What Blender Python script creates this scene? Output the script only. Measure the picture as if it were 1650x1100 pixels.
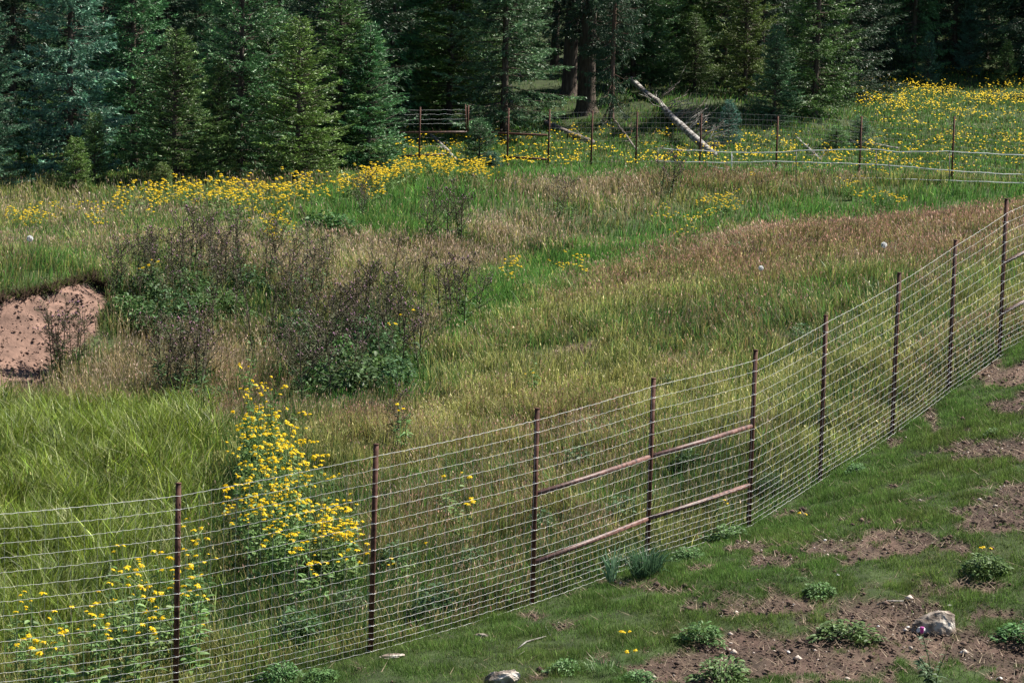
import bpy, math, random
import numpy as np
from mathutils import Matrix, Vector

# ------------------------------------------------------------------ camera, sky, sun, exposure
sc = bpy.context.scene
for o in list(bpy.data.objects): bpy.data.objects.remove(o)
H0 = 7.56                      # camera height above the ground by the fence gate
PITCH = math.radians(7.1)
ROLL = 0.028
FPX = 4583.0                   # focal length in pixels of the 1650 px wide photograph
cf = np.array([0, math.cos(PITCH), -math.sin(PITCH)])
r0 = np.array([1.0, 0, 0]); u0 = np.array([0, math.sin(PITCH), math.cos(PITCH)])
cr = math.cos(ROLL)*r0 + math.sin(ROLL)*u0
cu = math.cos(ROLL)*u0 - math.sin(ROLL)*r0
CAM = np.array([0, 0, H0])
cam = bpy.data.cameras.new('camera'); camo = bpy.data.objects.new('camera', cam)
sc.collection.objects.link(camo)
M = Matrix(((cr[0], cu[0], -cf[0], CAM[0]), (cr[1], cu[1], -cf[1], CAM[1]), (cr[2], cu[2], -cf[2], CAM[2]), (0, 0, 0, 1)))
camo.matrix_world = M
cam.sensor_width = 36; cam.lens = 36*FPX/1650; cam.clip_start = 0.5; cam.clip_end = 2000
sc.camera = camo

SUN_EL = math.radians(50)
SUN_AZ = math.atan2(0.86, 0.42)          # from +Y towards +X: right of and a little beyond the scene
w = bpy.data.worlds.new('World'); sc.world = w; w.use_nodes = True
nt = w.node_tree; bg = nt.nodes['Background']
sky = nt.nodes.new('ShaderNodeTexSky'); sky.sky_type = 'NISHITA'; sky.sun_disc = False
sky.sun_elevation = SUN_EL; sky.sun_rotation = SUN_AZ; sky.altitude = 2500
nt.links.new(sky.outputs[0], bg.inputs[0]); bg.inputs[1].default_value = 0.06
sl = bpy.data.lights.new('sun', 'SUN'); sl.energy = 5.0; sl.angle = math.radians(0.5); sl.color = (1.0, 0.95, 0.85)
so = bpy.data.objects.new('sun', sl); sc.collection.objects.link(so)
sd = Vector((math.sin(SUN_AZ)*math.cos(SUN_EL), math.cos(SUN_AZ)*math.cos(SUN_EL), math.sin(SUN_EL)))
so.rotation_euler = sd.to_track_quat('Z', 'Y').to_euler(); so.location = (60, 40, 80)
sc.view_settings.view_transform = 'Standard'; sc.view_settings.look = 'None'
sc.view_settings.gamma = 1; sc.view_settings.exposure = 1.24
sc.cycles.max_bounces = 6; sc.cycles.diffuse_bounces = 3; sc.cycles.transmission_bounces = 3

COL = sc.collection
rng = np.random.default_rng(7)

# ------------------------------------------------------------------ helpers
def link(o, parent=None):
    COL.objects.link(o)
    if parent is not None: o.parent = parent
    return o
def tag(o, label=None, cat=None, group=None, kind=None):
    if label: o['label'] = label
    if cat: o['category'] = cat
    if group: o['group'] = group
    if kind: o['kind'] = kind
    return o
def empty(name, loc, label, cat, group=None, rz=0.0, s=1.0):
    o = bpy.data.objects.new(name, None); o.location = loc; o.rotation_euler = (0, 0, rz); o.scale = (s, s, s)
    o.empty_display_size = 0.1
    link(o); tag(o, label, cat, group); return o
def mesh_np(name, V, loops, tot, mats, col=None, midx=None, smooth=False):
    V = np.asarray(V, dtype=np.float32); loops = np.asarray(loops, dtype=np.int32).ravel(); tot = np.asarray(tot, dtype=np.int32)
    me = bpy.data.meshes.new(name)
    me.vertices.add(len(V)); me.vertices.foreach_set('co', V.ravel())
    me.loops.add(len(loops)); me.loops.foreach_set('vertex_index', loops)
    me.polygons.add(len(tot))
    st = np.concatenate([[0], np.cumsum(tot)[:-1]]).astype(np.int32)
    me.polygons.foreach_set('loop_start', st)
    if smooth: me.polygons.foreach_set('use_smooth', np.ones(len(tot), dtype=bool))
    if midx is not None: me.polygons.foreach_set('material_index', np.asarray(midx, dtype=np.int32))
    if col is not None:
        a = me.color_attributes.new('Col', 'FLOAT_COLOR', 'POINT')
        c = np.ones((len(V), 4), dtype=np.float32); c[:, :3] = col
        a.data.foreach_set('color', c.ravel())
    me.update(calc_edges=True)
    for m in mats: me.materials.append(m)
    return me
class MB:
    """collects quads/tris into one mesh"""
    def __init__(s): s.V = []; s.L = []; s.T = []; s.C = []; s.n = 0
    def add(s, V, F, col=None):
        V = np.asarray(V, float)
        for f in F: s.L.extend([i + s.n for i in f]); s.T.append(len(f))
        s.V.append(V); s.n += len(V)
        c = np.ones((len(V), 3))*np.asarray(col if col is not None else (1, 1, 1)); s.C.append(c)
    def tube(s, pts, rad, n=8, col=None, cap=True):
        pts = np.asarray(pts, float); k = len(pts); rad = np.ones(k)*rad
        d = np.gradient(pts, axis=0); d /= np.linalg.norm(d, axis=1)[:, None] + 1e-9
        ref = np.array([0, 0, 1.0]) if abs(d[0][2]) < .8 else np.array([1.0, 0, 0])
        a = np.cross(d, ref); a /= np.linalg.norm(a, axis=1)[:, None] + 1e-9
        b = np.cross(d, a)
        th = np.arange(n)*2*math.pi/n
        V = pts[:, None, :] + rad[:, None, None]*(np.cos(th)[None, :, None]*a[:, None, :] + np.sin(th)[None, :, None]*b[:, None, :])
        F = []
        for i in range(k-1):
            for j in range(n):
                F.append((i*n+j, i*n+(j+1) % n, (i+1)*n+(j+1) % n, (i+1)*n+j))
        if cap: F.append(tuple(range(n))[::-1]); F.append(tuple((k-1)*n + j for j in range(n)))
        s.add(V.reshape(-1, 3), F, col)
    def mesh(s, name, mat, smooth=True):
        return mesh_np(name, np.concatenate(s.V), s.L, s.T, [mat], np.concatenate(s.C), smooth=smooth)
    def build(s, name, mat, parent=None, smooth=True):
        return link(bpy.data.objects.new(name, s.mesh(name, mat, smooth)), parent)

_ng = {}
def vnoise(x, y, seed=0, oct=3):
    """smooth value noise in -1..1"""
    out = 0; amp = 1; tot = 0
    for o_ in range(oct):
        k = (seed, o_)
        if k not in _ng: _ng[k] = np.random.default_rng(seed*17+o_).uniform(-1, 1, (128, 128))
        g = _ng[k]; X = np.asarray(x)*(2**o_) + 31.7*o_; Y = np.asarray(y)*(2**o_) + 11.3*o_
        xi = np.floor(X).astype(int); yi = np.floor(Y).astype(int); fx = X-xi; fy = Y-yi
        fx = fx*fx*(3-2*fx); fy = fy*fy*(3-2*fy)
        a = g[xi % 128, yi % 128]; b = g[(xi+1) % 128, yi % 128]; c = g[xi % 128, (yi+1) % 128]; d = g[(xi+1) % 128, (yi+1) % 128]
        out = out + amp*((a*(1-fx)+b*fx)*(1-fy) + (c*(1-fx)+d*fx)*fy); tot += amp; amp *= .5
    return out/tot
def unproj(px, py, d):
    px = np.asarray(px, float); py = np.asarray(py, float); d = np.asarray(d, float)
    D = cf + ((px-825)/FPX)[..., None]*cr - ((py-550)/FPX)[..., None]*cu
    return CAM + D*d[..., None]
def proj(P):
    q = np.asarray(P, float) - CAM
    d = q@cf; d = np.where(d < 1, 1, d)
    return 825 + FPX*(q@cr)/d, 550 - FPX*(q@cu)/d, d

# ------------------------------------------------------------------ materials
def mat(name): m = bpy.data.materials.new(name); m.use_nodes = True; return m, m.node_tree.nodes, m.node_tree.links
def leaf_mat(name, tint=(1, 1, 1), transl=.3, rough=.55, spec=.3, objvar=0.0):
    m, N, L = mat(name)
    bs = N['Principled BSDF']; out = N['Material Output']
    at = N.new('ShaderNodeAttribute'); at.attribute_name = 'Col'
    mx = N.new('ShaderNodeMix'); mx.data_type = 'RGBA'; mx.blend_type = 'MULTIPLY'; mx.inputs[0].default_value = 1
    L.new(at.outputs['Color'], mx.inputs[6]); mx.inputs[7].default_value = (*tint, 1)
    src = mx.outputs[2]
    if objvar:
        oi = N.new('ShaderNodeObjectInfo'); hs = N.new('ShaderNodeHueSaturation')
        mr = N.new('ShaderNodeMapRange'); mr.inputs[3].default_value = 1-objvar; mr.inputs[4].default_value = 1+objvar
        mr2 = N.new('ShaderNodeMapRange'); mr2.inputs[3].default_value = .5-.02; mr2.inputs[4].default_value = .5+.02
        L.new(oi.outputs['Random'], mr.inputs[0]); L.new(mr.outputs[0], hs.inputs['Value'])
        L.new(oi.outputs['Random'], mr2.inputs[0]); L.new(mr2.outputs[0], hs.inputs['Hue'])
        L.new(src, hs.inputs['Color']); src = hs.outputs[0]
    L.new(src, bs.inputs['Base Color']); bs.inputs['Roughness'].default_value = rough
    bs.inputs['Specular IOR Level'].default_value = spec
    tr = N.new('ShaderNodeBsdfTranslucent'); L.new(src, tr.inputs[0])
    ms = N.new('ShaderNodeMixShader'); ms.inputs[0].default_value = transl
    L.new(bs.outputs[0], ms.inputs[1]); L.new(tr.outputs[0], ms.inputs[2]); L.new(ms.outputs[0], out.inputs[0])
    return m
def noise_mat(name, stops, scale=6, detail=8, rough=.9, bump=.4, bscale=None, spec=.2, metal=0, stretch=(1, 1, 1), useattr=False, dist=.02):
    m, N, L = mat(name); bs = N['Principled BSDF']
    tc = N.new('ShaderNodeTexCoord'); mp = N.new('ShaderNodeMapping'); mp.inputs['Scale'].default_value = stretch
    L.new(tc.outputs['Object'], mp.inputs[0])
    nz = N.new('ShaderNodeTexNoise'); nz.inputs['Scale'].default_value = scale; nz.inputs['Detail'].default_value = detail
    L.new(mp.outputs[0], nz.inputs['Vector'])
    cr_ = N.new('ShaderNodeValToRGB'); e = cr_.color_ramp.elements
    for i, (p, c) in enumerate(stops):
        if i < 2: e[i].position = p; e[i].color = (*c, 1)
        else: q = e.new(p); q.color = (*c, 1)
    L.new(nz.outputs[0], cr_.inputs[0]); src = cr_.outputs[0]
    if useattr:
        at = N.new('ShaderNodeAttribute'); at.attribute_name = 'Col'
        mx = N.new('ShaderNodeMix'); mx.data_type = 'RGBA'; mx.blend_type = 'MULTIPLY'; mx.inputs[0].default_value = 1
        L.new(at.outputs['Color'], mx.inputs[6]); L.new(src, mx.inputs[7]); src = mx.outputs[2]
    L.new(src, bs.inputs['Base Color']); bs.inputs['Roughness'].default_value = rough
    bs.inputs['Specular IOR Level'].default_value = spec; bs.inputs['Metallic'].default_value = metal
    bp = N.new('ShaderNodeBump'); bp.inputs['Strength'].default_value = bump; bp.inputs['Distance'].default_value = dist
    n2 = N.new('ShaderNodeTexNoise'); n2.inputs['Scale'].default_value = bscale or scale*3; n2.inputs['Detail'].default_value = 8
    L.new(mp.outputs[0], n2.inputs['Vector']); L.new(n2.outputs[0], bp.inputs['Height']); L.new(bp.outputs[0], bs.inputs['Normal'])
    return m
GREY = lambda v: (v, v, v)
M_ground = noise_mat('soil_and_turf', [(.3, GREY(.55)), (.7, GREY(1.25))], scale=3.0, detail=12, bump=.8, bscale=14, useattr=True, dist=.03)
M_grass = leaf_mat('grass_blades', transl=.35, rough=.5, spec=.35)
M_turf = leaf_mat('turf_blades', transl=.3, rough=.6, spec=.2)
M_needle = {}
def needle(kind):
    if kind not in M_needle:
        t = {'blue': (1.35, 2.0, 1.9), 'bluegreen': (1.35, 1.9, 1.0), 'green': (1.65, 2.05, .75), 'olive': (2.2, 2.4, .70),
             'dark': (.70, .88, .60), 'grey': (1.75, 2.05, 1.35), 'silver': (1.95, 2.6, 2.3)}[kind]  # dark: forest shade put into the needle colour
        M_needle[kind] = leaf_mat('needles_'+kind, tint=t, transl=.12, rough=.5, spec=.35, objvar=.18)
    return M_needle[kind]
M_bark = noise_mat('bark_grey_brown', [(.3, (.030, .022, .017)), (.7, (.13, .10, .08))], scale=9, bump=1.0, bscale=22, stretch=(1, 1, .18), dist=.05)
M_barkred = noise_mat('bark_reddish', [(.3, (.06, .035, .025)), (.7, (.20, .13, .10))], scale=9, bump=1.0, bscale=22, stretch=(1, 1, .18), dist=.05)
M_deadwood = noise_mat('dead_wood', [(.40, (.08, .065, .055)), (.52, (.26, .24, .22)), (.66, (.50, .48, .45))], scale=5, bump=.6, bscale=16, rough=.8, dist=.03)
M_darkwood = noise_mat('dark_dead_wood', [(.35, (.07, .055, .045)), (.65, (.26, .22, .20))], scale=5, bump=.7, bscale=16, dist=.03)
M_rust = noise_mat('rusted_pipe', [(.3, (.036, .014, .009)), (.55, (.095, .040, .027)), (.75, (.15, .075, .055))], scale=14, rough=.78, bump=.25, bscale=60, spec=.2, dist=.004)
M_rail = noise_mat('rusted_rail', [(.38, (.045, .02, .014)), (.52, (.13, .058, .044)), (.75, (.22, .12, .10))], scale=16, rough=.55, bump=.2, bscale=60, spec=.5, dist=.004)
M_wire = noise_mat('galvanised_wire', [(.3, (.42, .42, .42)), (.7, (.75, .75, .74))], scale=30, rough=.45, bump=0, spec=.6)
M_farwire = noise_mat('weathered_wire', [(.3, (.10, .10, .10)), (.7, (.26, .26, .26))], scale=30, rough=.5, bump=0, spec=.5)
M_tape = noise_mat('white_tape', [(.3, (.62, .62, .60)), (.7, (.82, .82, .80))], scale=4, rough=.6, bump=0)
M_rock = noise_mat('pale_rock', [(.35, (.09, .065, .05)), (.5, (.27, .22, .18)), (.68, (.58, .53, .47))], scale=7, bump=1, bscale=16, rough=.85, dist=.03)
M_stone = noise_mat('white_stone', [(.3, (.45, .43, .40)), (.7, (.78, .76, .73))], scale=9, bump=.6, bscale=22, rough=.8)
M_leaf = leaf_mat('weed_leaves', transl=.25, rough=.55, spec=.25, objvar=.12)
M_petal = leaf_mat('petals', transl=.35, rough=.6, spec=.2)
M_stalk = leaf_mat('stalks', transl=.08, rough=.6, spec=.25, objvar=.15)
M_clod = noise_mat('clods', [(.3, GREY(.7)), (.7, GREY(1.2))], scale=20, bump=.6, bscale=60, useattr=True)

# ------------------------------------------------------------------ terrain
FP = [(-30, 1175, 29.5), (283, 1130, 31.0), (597, 1048, 32.3), (857, 980, 34.4), (1042, 907, 36.3), (1206, 850, 38.2), (1321, 776, 40.1),
      (1437, 700, 41.8), (1528, 637, 43.5), (1610, 575, 44.6), (1700, 520, 46.2)]
HP = [2.45, 2.40, 2.40, 2.40, 2.36, 2.40, 2.35, 2.40, 2.34, 2.48, 2.4]
anch = list(FP) + [
    (1000, 1120, 30.2), (1400, 1120, 30.4), (1750, 1120, 30.8), (1650, 950, 33.5), (1400, 930, 34.0), (1650, 800, 36.8), (1500, 830, 36.2),
    (1750, 700, 39.5), (1650, 640, 42), (1150, 950, 33.8), (0, 1000, 35.5), (-150, 900, 39), (0, 800, 43), (250, 900, 38.7), (250, 740, 46),
    (-150, 650, 52.5), (0, 642, 54), (80, 625, 54.8), (170, 590, 56.5), (185, 640, 54), (330, 655, 53.5), (500, 665, 52.5), (600, 645, 54), (700, 560, 61), (760, 512, 67),
    (850, 450, 76), (1000, 400, 85), (1200, 368, 93), (1400, 348, 99), (1650, 328, 103.5),
    (520, 800, 43), (700, 800, 42.5), (825, 700, 48), (1000, 560, 56), (1000, 800, 41.2), (1150, 650, 49), (1300, 450, 63), (1450, 420, 67), (1650, 347, 75), (1650, 450, 57),
    (1100, 450, 70), (900, 520, 62), (1200, 395, 76), (1450, 370, 77), (700, 640, 52.5),
    (-150, 500, 57.5), (0, 486, 58), (60, 474, 58.8), (110, 462, 59.6), (165, 450, 61), (210, 500, 60.5), (300, 400, 73), (0, 380, 76), (150, 400, 72), (300, 300, 94), (0, 312, 92), (-150, 315, 90), (450, 380, 78),
    (450, 520, 64), (350, 560, 60), (600, 500, 66), (570, 420, 73), (650, 450, 71), (700, 370, 81), (600, 282, 103), (770, 276, 108), (900, 330, 91), (1000, 340, 92), (1100, 303, 99), (1250, 298, 103),
    (643, 262, 113), (880, 272, 111), (1125, 275, 109), (1249, 282, 108), (1384, 292, 107), (1534, 295, 106), (1650, 304, 108), (1800, 308, 108),
    (1030, 138, 135), (1085, 172, 127), (1100, 128, 150), (960, 150, 134), (1000, 215, 125), (940, 190, 128), (900, 95, 152), (1150, 212, 125), (1310, 190, 128), (1400, 135, 166), (1650, 148, 166), (1500, 220, 130), (1500, 180, 146), (1650, 210, 136), (1850, 200, 138), (1850, 150, 168)]
A = np.array(anch, float); AP = unproj(A[:, 0], A[:, 1], A[:, 2])
extra = np.array([(-45, 120, 2.5), (-30, 115, 1.6), (-15, 118, 1.5), (-45, 160, 9), (-20, 160, 8), (0, 170, 8), (-50, 220, 24), (0, 220, 22), (30, 190, 7), (55, 190, 7), (80, 220, 20), (40, 230, 22),
                  (0, 0, 5.2), (-20, 5, 4.5), (20, 5, 6.0), (0, 16, 2.4), (-14, 20, .4), (16, 22, 3.0), (22, 40, 4.0), (-22, 40, -.3), (-28, 60, .7), (34, 70, 3.5), (45, 110, 2.5), (-40, 90, 1.0), (60, 150, 5)], float)
AP = np.concatenate([AP, extra])
def tps(r): return np.where(r > 0, r, 0)         # linear kernel: no overshoot
n_ = len(AP); Rm = np.linalg.norm(AP[:, None, :2]-AP[None, :, :2], axis=2)
KM = np.zeros((n_+3, n_+3)); KM[:n_, :n_] = np.sqrt(Rm**2+1.5**2) + np.eye(n_)*-.15
KM[:n_, n_:] = np.c_[np.ones(n_), AP[:, :2]]; KM[n_:, :n_] = KM[:n_, n_:].T
sol = np.linalg.solve(KM, np.r_[AP[:, 2], 0, 0, 0])
GX0, GX1, GY0, GY1, GS = -110, 110, -25, 300, .4
gx = np.arange(GX0, GX1+GS, GS); gy = np.arange(GY0, GY1+GS, GS)
GXX, GYY = np.meshgrid(gx, gy)
ZG = sol[n_] + sol[n_+1]*GXX + sol[n_+2]*GYY
for i in range(n_): ZG += sol[i]*np.sqrt((GXX-AP[i, 0])**2 + (GYY-AP[i, 1])**2 + 1.5**2)
ZG += .05*vnoise(GXX*.45, GYY*.45, 3) + .10*vnoise(GXX*.12, GYY*.12, 4)*np.clip((GYY-45)/40, 0, 1)
def gz(x, y):
    x = np.clip(x, GX0, GX1-.01); y = np.clip(y, GY0, GY1-.01)
    X = (x-GX0)/GS; Y = (y-GY0)/GS; xi = np.floor(X).astype(int); yi = np.floor(Y).astype(int); fx = X-xi; fy = Y-yi
    return (ZG[yi, xi]*(1-fx)+ZG[yi, xi+1]*fx)*(1-fy) + (ZG[yi+1, xi]*(1-fx)+ZG[yi+1, xi+1]*fx)*fy
def ground(px, py, near=22, far=280):
    """where the sight line of a photo pixel meets the terrain"""
    D = cf + ((px-825)/FPX)*cr - ((py-550)/FPX)*cu
    t = np.arange(near, far, .1); P = CAM + D*t[:, None]
    below = P[:, 2] < gz(P[:, 0], P[:, 1])
    i = int(np.argmax(below)) if below.any() else len(t)-1
    return P[i, 0], P[i, 1], float(gz(P[i, 0], P[i, 1]))
def gpt(px, depth):
    """terrain point at a photo column and a depth along the view axis (row found by iteration)"""
    py = 300.0
    for _ in range(30):
        P = unproj(px, py, depth); z = gz(P[0], P[1]); py += (P[2]-z)/depth*FPX*.9
    return float(P[0]), float(P[1]), float(z)

# fence line in plan, and zones
fpt = [np.array(unproj(a, b, d)) for a, b, d in FP]
fpt = [np.array([p[0], p[1], float(gz(p[0], p[1]))]) for p in fpt]
FL = np.array([[fpt[0][0]-6, fpt[0][1]-4, 0]] + [list(p) for p in fpt] + [[fpt[-1][0]+12, fpt[-1][1]+18, 0]])
def pasture(x, y):
    """distance on the camera's side of the near fence (positive = pasture)"""
    yy = np.interp(x, FL[:, 0], FL[:, 1]); return (yy - y)*.75
DIRT = [(1240, 1060, 210, 42, 1.25), (1080, 1075, 50, 20, .8), (1245, 975, 60, 16, 1.1), (1430, 980, 60, 18, .8), (1400, 890, 50, 14, .6), (1440, 870, 45, 20, .9), (1340, 885, 45, 14, .8), (1500, 870, 50, 14, .5),
        (1630, 800, 45, 22, 1.0), (1640, 840, 60, 14, .6), (1560, 826, 30, 8, .8), (1610, 612, 50, 20, .9), (1630, 650, 50, 16, .7), (1580, 722, 80, 12, .9), (1640, 715, 40, 14, .9), (1500, 668, 18, 12, 1.2),
        (1440, 712, 14, 8, 1), (1210, 880, 25, 8, 1), (1480, 1010, 70, 40, 1.0), (1560, 1040, 90, 26, .9), (1640, 1060, 60, 30, .8), (1600, 945, 50, 12, .6), (1630, 990, 60, 14, .6), (1510, 940, 60, 14, .6), (1170, 885, 10, 5, .5),
        (860, 990, 22, 7, 1), (1010, 940, 60, 7, .8), (1080, 955, 40, 8, .7), (965, 1060, 26, 8, .9), (870, 1090, 30, 10, .9), (1060, 1020, 26, 8, .6), (1380, 760, 18, 6, .6), (1250, 905, 30, 8, .5), (780, 1095, 50, 8, .7),
        (930, 562, 55, 16, 1.1), (900, 575, 40, 9, .7), (1070, 578, 45, 12, .9), (1140, 600, 40, 9, .4), (985, 205, 60, 12, .9), (1160, 690, 30, 10, .4), (1140, 650, 40, 8, .3)]
BANKP = np.array([(-400, 500), (0, 486), (60, 474), (110, 460), (150, 450), (172, 462), (168, 500), (150, 540), (105, 590), (75, 612), (30, 632), (0, 640), (-400, 660)], float)
def inpoly(x, y, P):
    r = np.zeros(np.shape(x), bool); j = len(P)-1
    for i in range(len(P)):
        c = ((P[i, 1] > y) != (P[j, 1] > y)) & (x < (P[j, 0]-P[i, 0])*(y-P[i, 1])/(P[j, 1]-P[i, 1]+1e-12)+P[i, 0])
        r ^= c; j = i
    return r
def blobs(px, py, L, sh=0):
    s = np.zeros(np.shape(px))
    for b in L:
        s = s + b[4]*np.exp(-(((px-b[0])/b[2])**2 + ((py-b[1])/b[3])**2))
    return s
def dirt(x, y, px, py):
    n1 = vnoise(x*1.3, y*.9, 11, 4); n2 = vnoise(x*5, y*3.5, 12, 3); p = pasture(x, y)
    d = blobs(px, py, DIRT)*.80 + n1*.60 + n2*.55 - .42
    d = d + np.where(p > 0, np.clip((px-900)/2500, 0, .25) + np.where(py > 820, .06, 0), -.15)
    d = np.clip(d*3.6, 0, 1)
    return np.where(inpoly(px+n2*9, py+n1*7, BANKP), 1.0, d)

# fan-shaped sheet
ry = np.r_[np.linspace(-24, 22, 60), 22.2*np.exp(np.arange(0, 2.6, .0036))]; ry = ry[ry < 298]
cu_ = np.linspace(-1, 1, 521); cu_ = np.sign(cu_)*np.abs(cu_)**1.25
RY, CU = np.meshgrid(ry, cu_, indexing='ij')
RX = CU*np.minimum(14 + np.maximum(RY, 0)*.30, 105)
RZ = gz(RX, RY)
Pg = np.stack([RX, RY, RZ], -1); gpx, gpy, gdp = proj(Pg)
dm = dirt(RX, RY, gpx, gpy); vis = RY > 25; dm = np.where(vis, dm, 0)
isbank = inpoly(gpx, gpy, BANKP) & vis
def bankrel(x, y): return .20*vnoise(x*1.8+y*.9, y*.7, 21, 4) + .06*vnoise(x*9+y*5, y*3, 23, 3)
RZ = RZ + np.where(isbank, bankrel(RX, RY), 0) + dm*.02*vnoise(RX*6, RY*6, 22, 3) - np.where(isbank, 0, dm*.025)
c_green = np.array([.045, .066, .020]); c_soil = np.array([.078, .048, .037]); c_bank = np.array([.185, .112, .084])
nn = vnoise(RX*2, RY*1.5, 5, 3)[..., None]
c_soilv = c_soil*(1+.3*vnoise(RX*2.2, RY*1.6, 6, 4)[..., None]) + np.array([.06, .042, .03])*np.clip(vnoise(RX*1.1, RY*.8, 8, 3), 0, 1)[..., None]*1.6
far_pink = ((gpy < 620) & ~isbank)[..., None]
c_soilv = np.where(far_pink, c_soilv*1.8, c_soilv)
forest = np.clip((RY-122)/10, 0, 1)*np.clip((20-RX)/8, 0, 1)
gc = c_green*(1+.3*nn+.35*vnoise(RX*7, RY*6, 15, 3)[..., None])*(1-.35*forest[..., None])*np.where(pasture(RX, RY) > 0, .85, 1)[..., None]  # pasture ground darkened: shade between turf blades put into the colour
mott = (np.clip(.5+1.6*vnoise(RX*5, RY*4, 14, 4), 0, 1)*.45*np.where(isbank, 0, 1))[..., None]; c_soilv = c_soilv*(1-mott)+np.array([.045, .036, .022])*mott
colg = gc*(1-dm[..., None]) + c_soilv*dm[..., None]
colg = np.where(isbank[..., None], c_bank*(1+.25*vnoise(RX*2, RY*2, 9, 4)[..., None]+.25*vnoise(RX*11+RY*4, RY*4, 10, 3)[..., None]), colg)
nr, nc = RX.shape; idx = np.arange(nr*nc).reshape(nr, nc)
Q = np.stack([idx[:-1, :-1], idx[:-1, 1:], idx[1:, 1:], idx[1:, :-1]], -1).reshape(-1, 4)
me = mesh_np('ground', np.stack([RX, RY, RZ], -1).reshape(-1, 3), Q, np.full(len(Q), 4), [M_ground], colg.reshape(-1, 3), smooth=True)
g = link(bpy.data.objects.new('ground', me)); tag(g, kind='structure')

# ------------------------------------------------------------------ grasses
def blades(name, P, h, w_, lean, col, tipc, material, az=None, curl=None, simple=False):
    n = len(P); yaw = rng.uniform(0, 2*math.pi, n)
    la = az if az is not None else rng.uniform(0, 2*math.pi, n)
    wd = np.stack([np.cos(yaw), np.sin(yaw), np.zeros(n)], 1)*(w_/2)[:, None]
    ld = np.stack([np.cos(la), np.sin(la), np.zeros(n)], 1)
    up = np.array([0, 0, 1.0])
    mid = P + up*(h*.55*np.sqrt(np.clip(1-lean**2*.5, .1, 1)))[:, None] + ld*(h*lean*.32)[:, None]
    tip = P + up*(h*np.sqrt(np.clip(1-lean**2, .05, 1)))[:, None] + ld*(h*lean)[:, None]
    base = P - up*.01
    if simple:
        V = np.stack([base-wd, base+wd, tip], 1).reshape(-1, 3)
        C = np.stack([col, col, tipc], 1).reshape(-1, 3); L = np.arange(3*n); T = np.full(n, 3)
    else:
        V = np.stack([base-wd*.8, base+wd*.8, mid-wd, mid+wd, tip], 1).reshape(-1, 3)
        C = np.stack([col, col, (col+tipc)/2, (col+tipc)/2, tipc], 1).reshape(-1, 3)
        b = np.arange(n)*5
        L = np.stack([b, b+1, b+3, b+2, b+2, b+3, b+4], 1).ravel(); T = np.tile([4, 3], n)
    return V, C, L, T
def heads(P, h, lean, az, size, col):
    """feathery seed heads: crossed slim kites at the top of the stalk"""
    n = len(P); ld = np.stack([np.cos(az), np.sin(az), np.zeros(n)], 1); up = np.array([0, 0, 1.0])
    tip = P + up*(h*np.sqrt(np.clip(1-lean**2, .05, 1)))[:, None] + ld*(h*lean)[:, None]
    d = up*(1-lean)[:, None] + ld*lean[:, None]; yaw = rng.uniform(0, 6.28, n)
    wd = np.stack([np.cos(yaw), np.sin(yaw), np.zeros(n)], 1)
    V = np.stack([tip-d*(size*.8)[:, None], tip-d*(size*.2)[:, None]+wd*(size*.16)[:, None], tip+d*(size*.5)[:, None], tip-d*(size*.2)[:, None]-wd*(size*.16)[:, None]], 1).reshape(-1, 3)
    return V, np.repeat(col, 4, 0), np.arange(4*n), np.full(n, 4)
def join(parts):
    V = []; C = []; L = []; T = []; k = 0
    for v, c, l, t in parts: V.append(v); C.append(c); L.append(l+k); T.append(t); k += len(v)
    return np.concatenate(V), np.concatenate(L), np.concatenate(T), np.concatenate(C)
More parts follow.
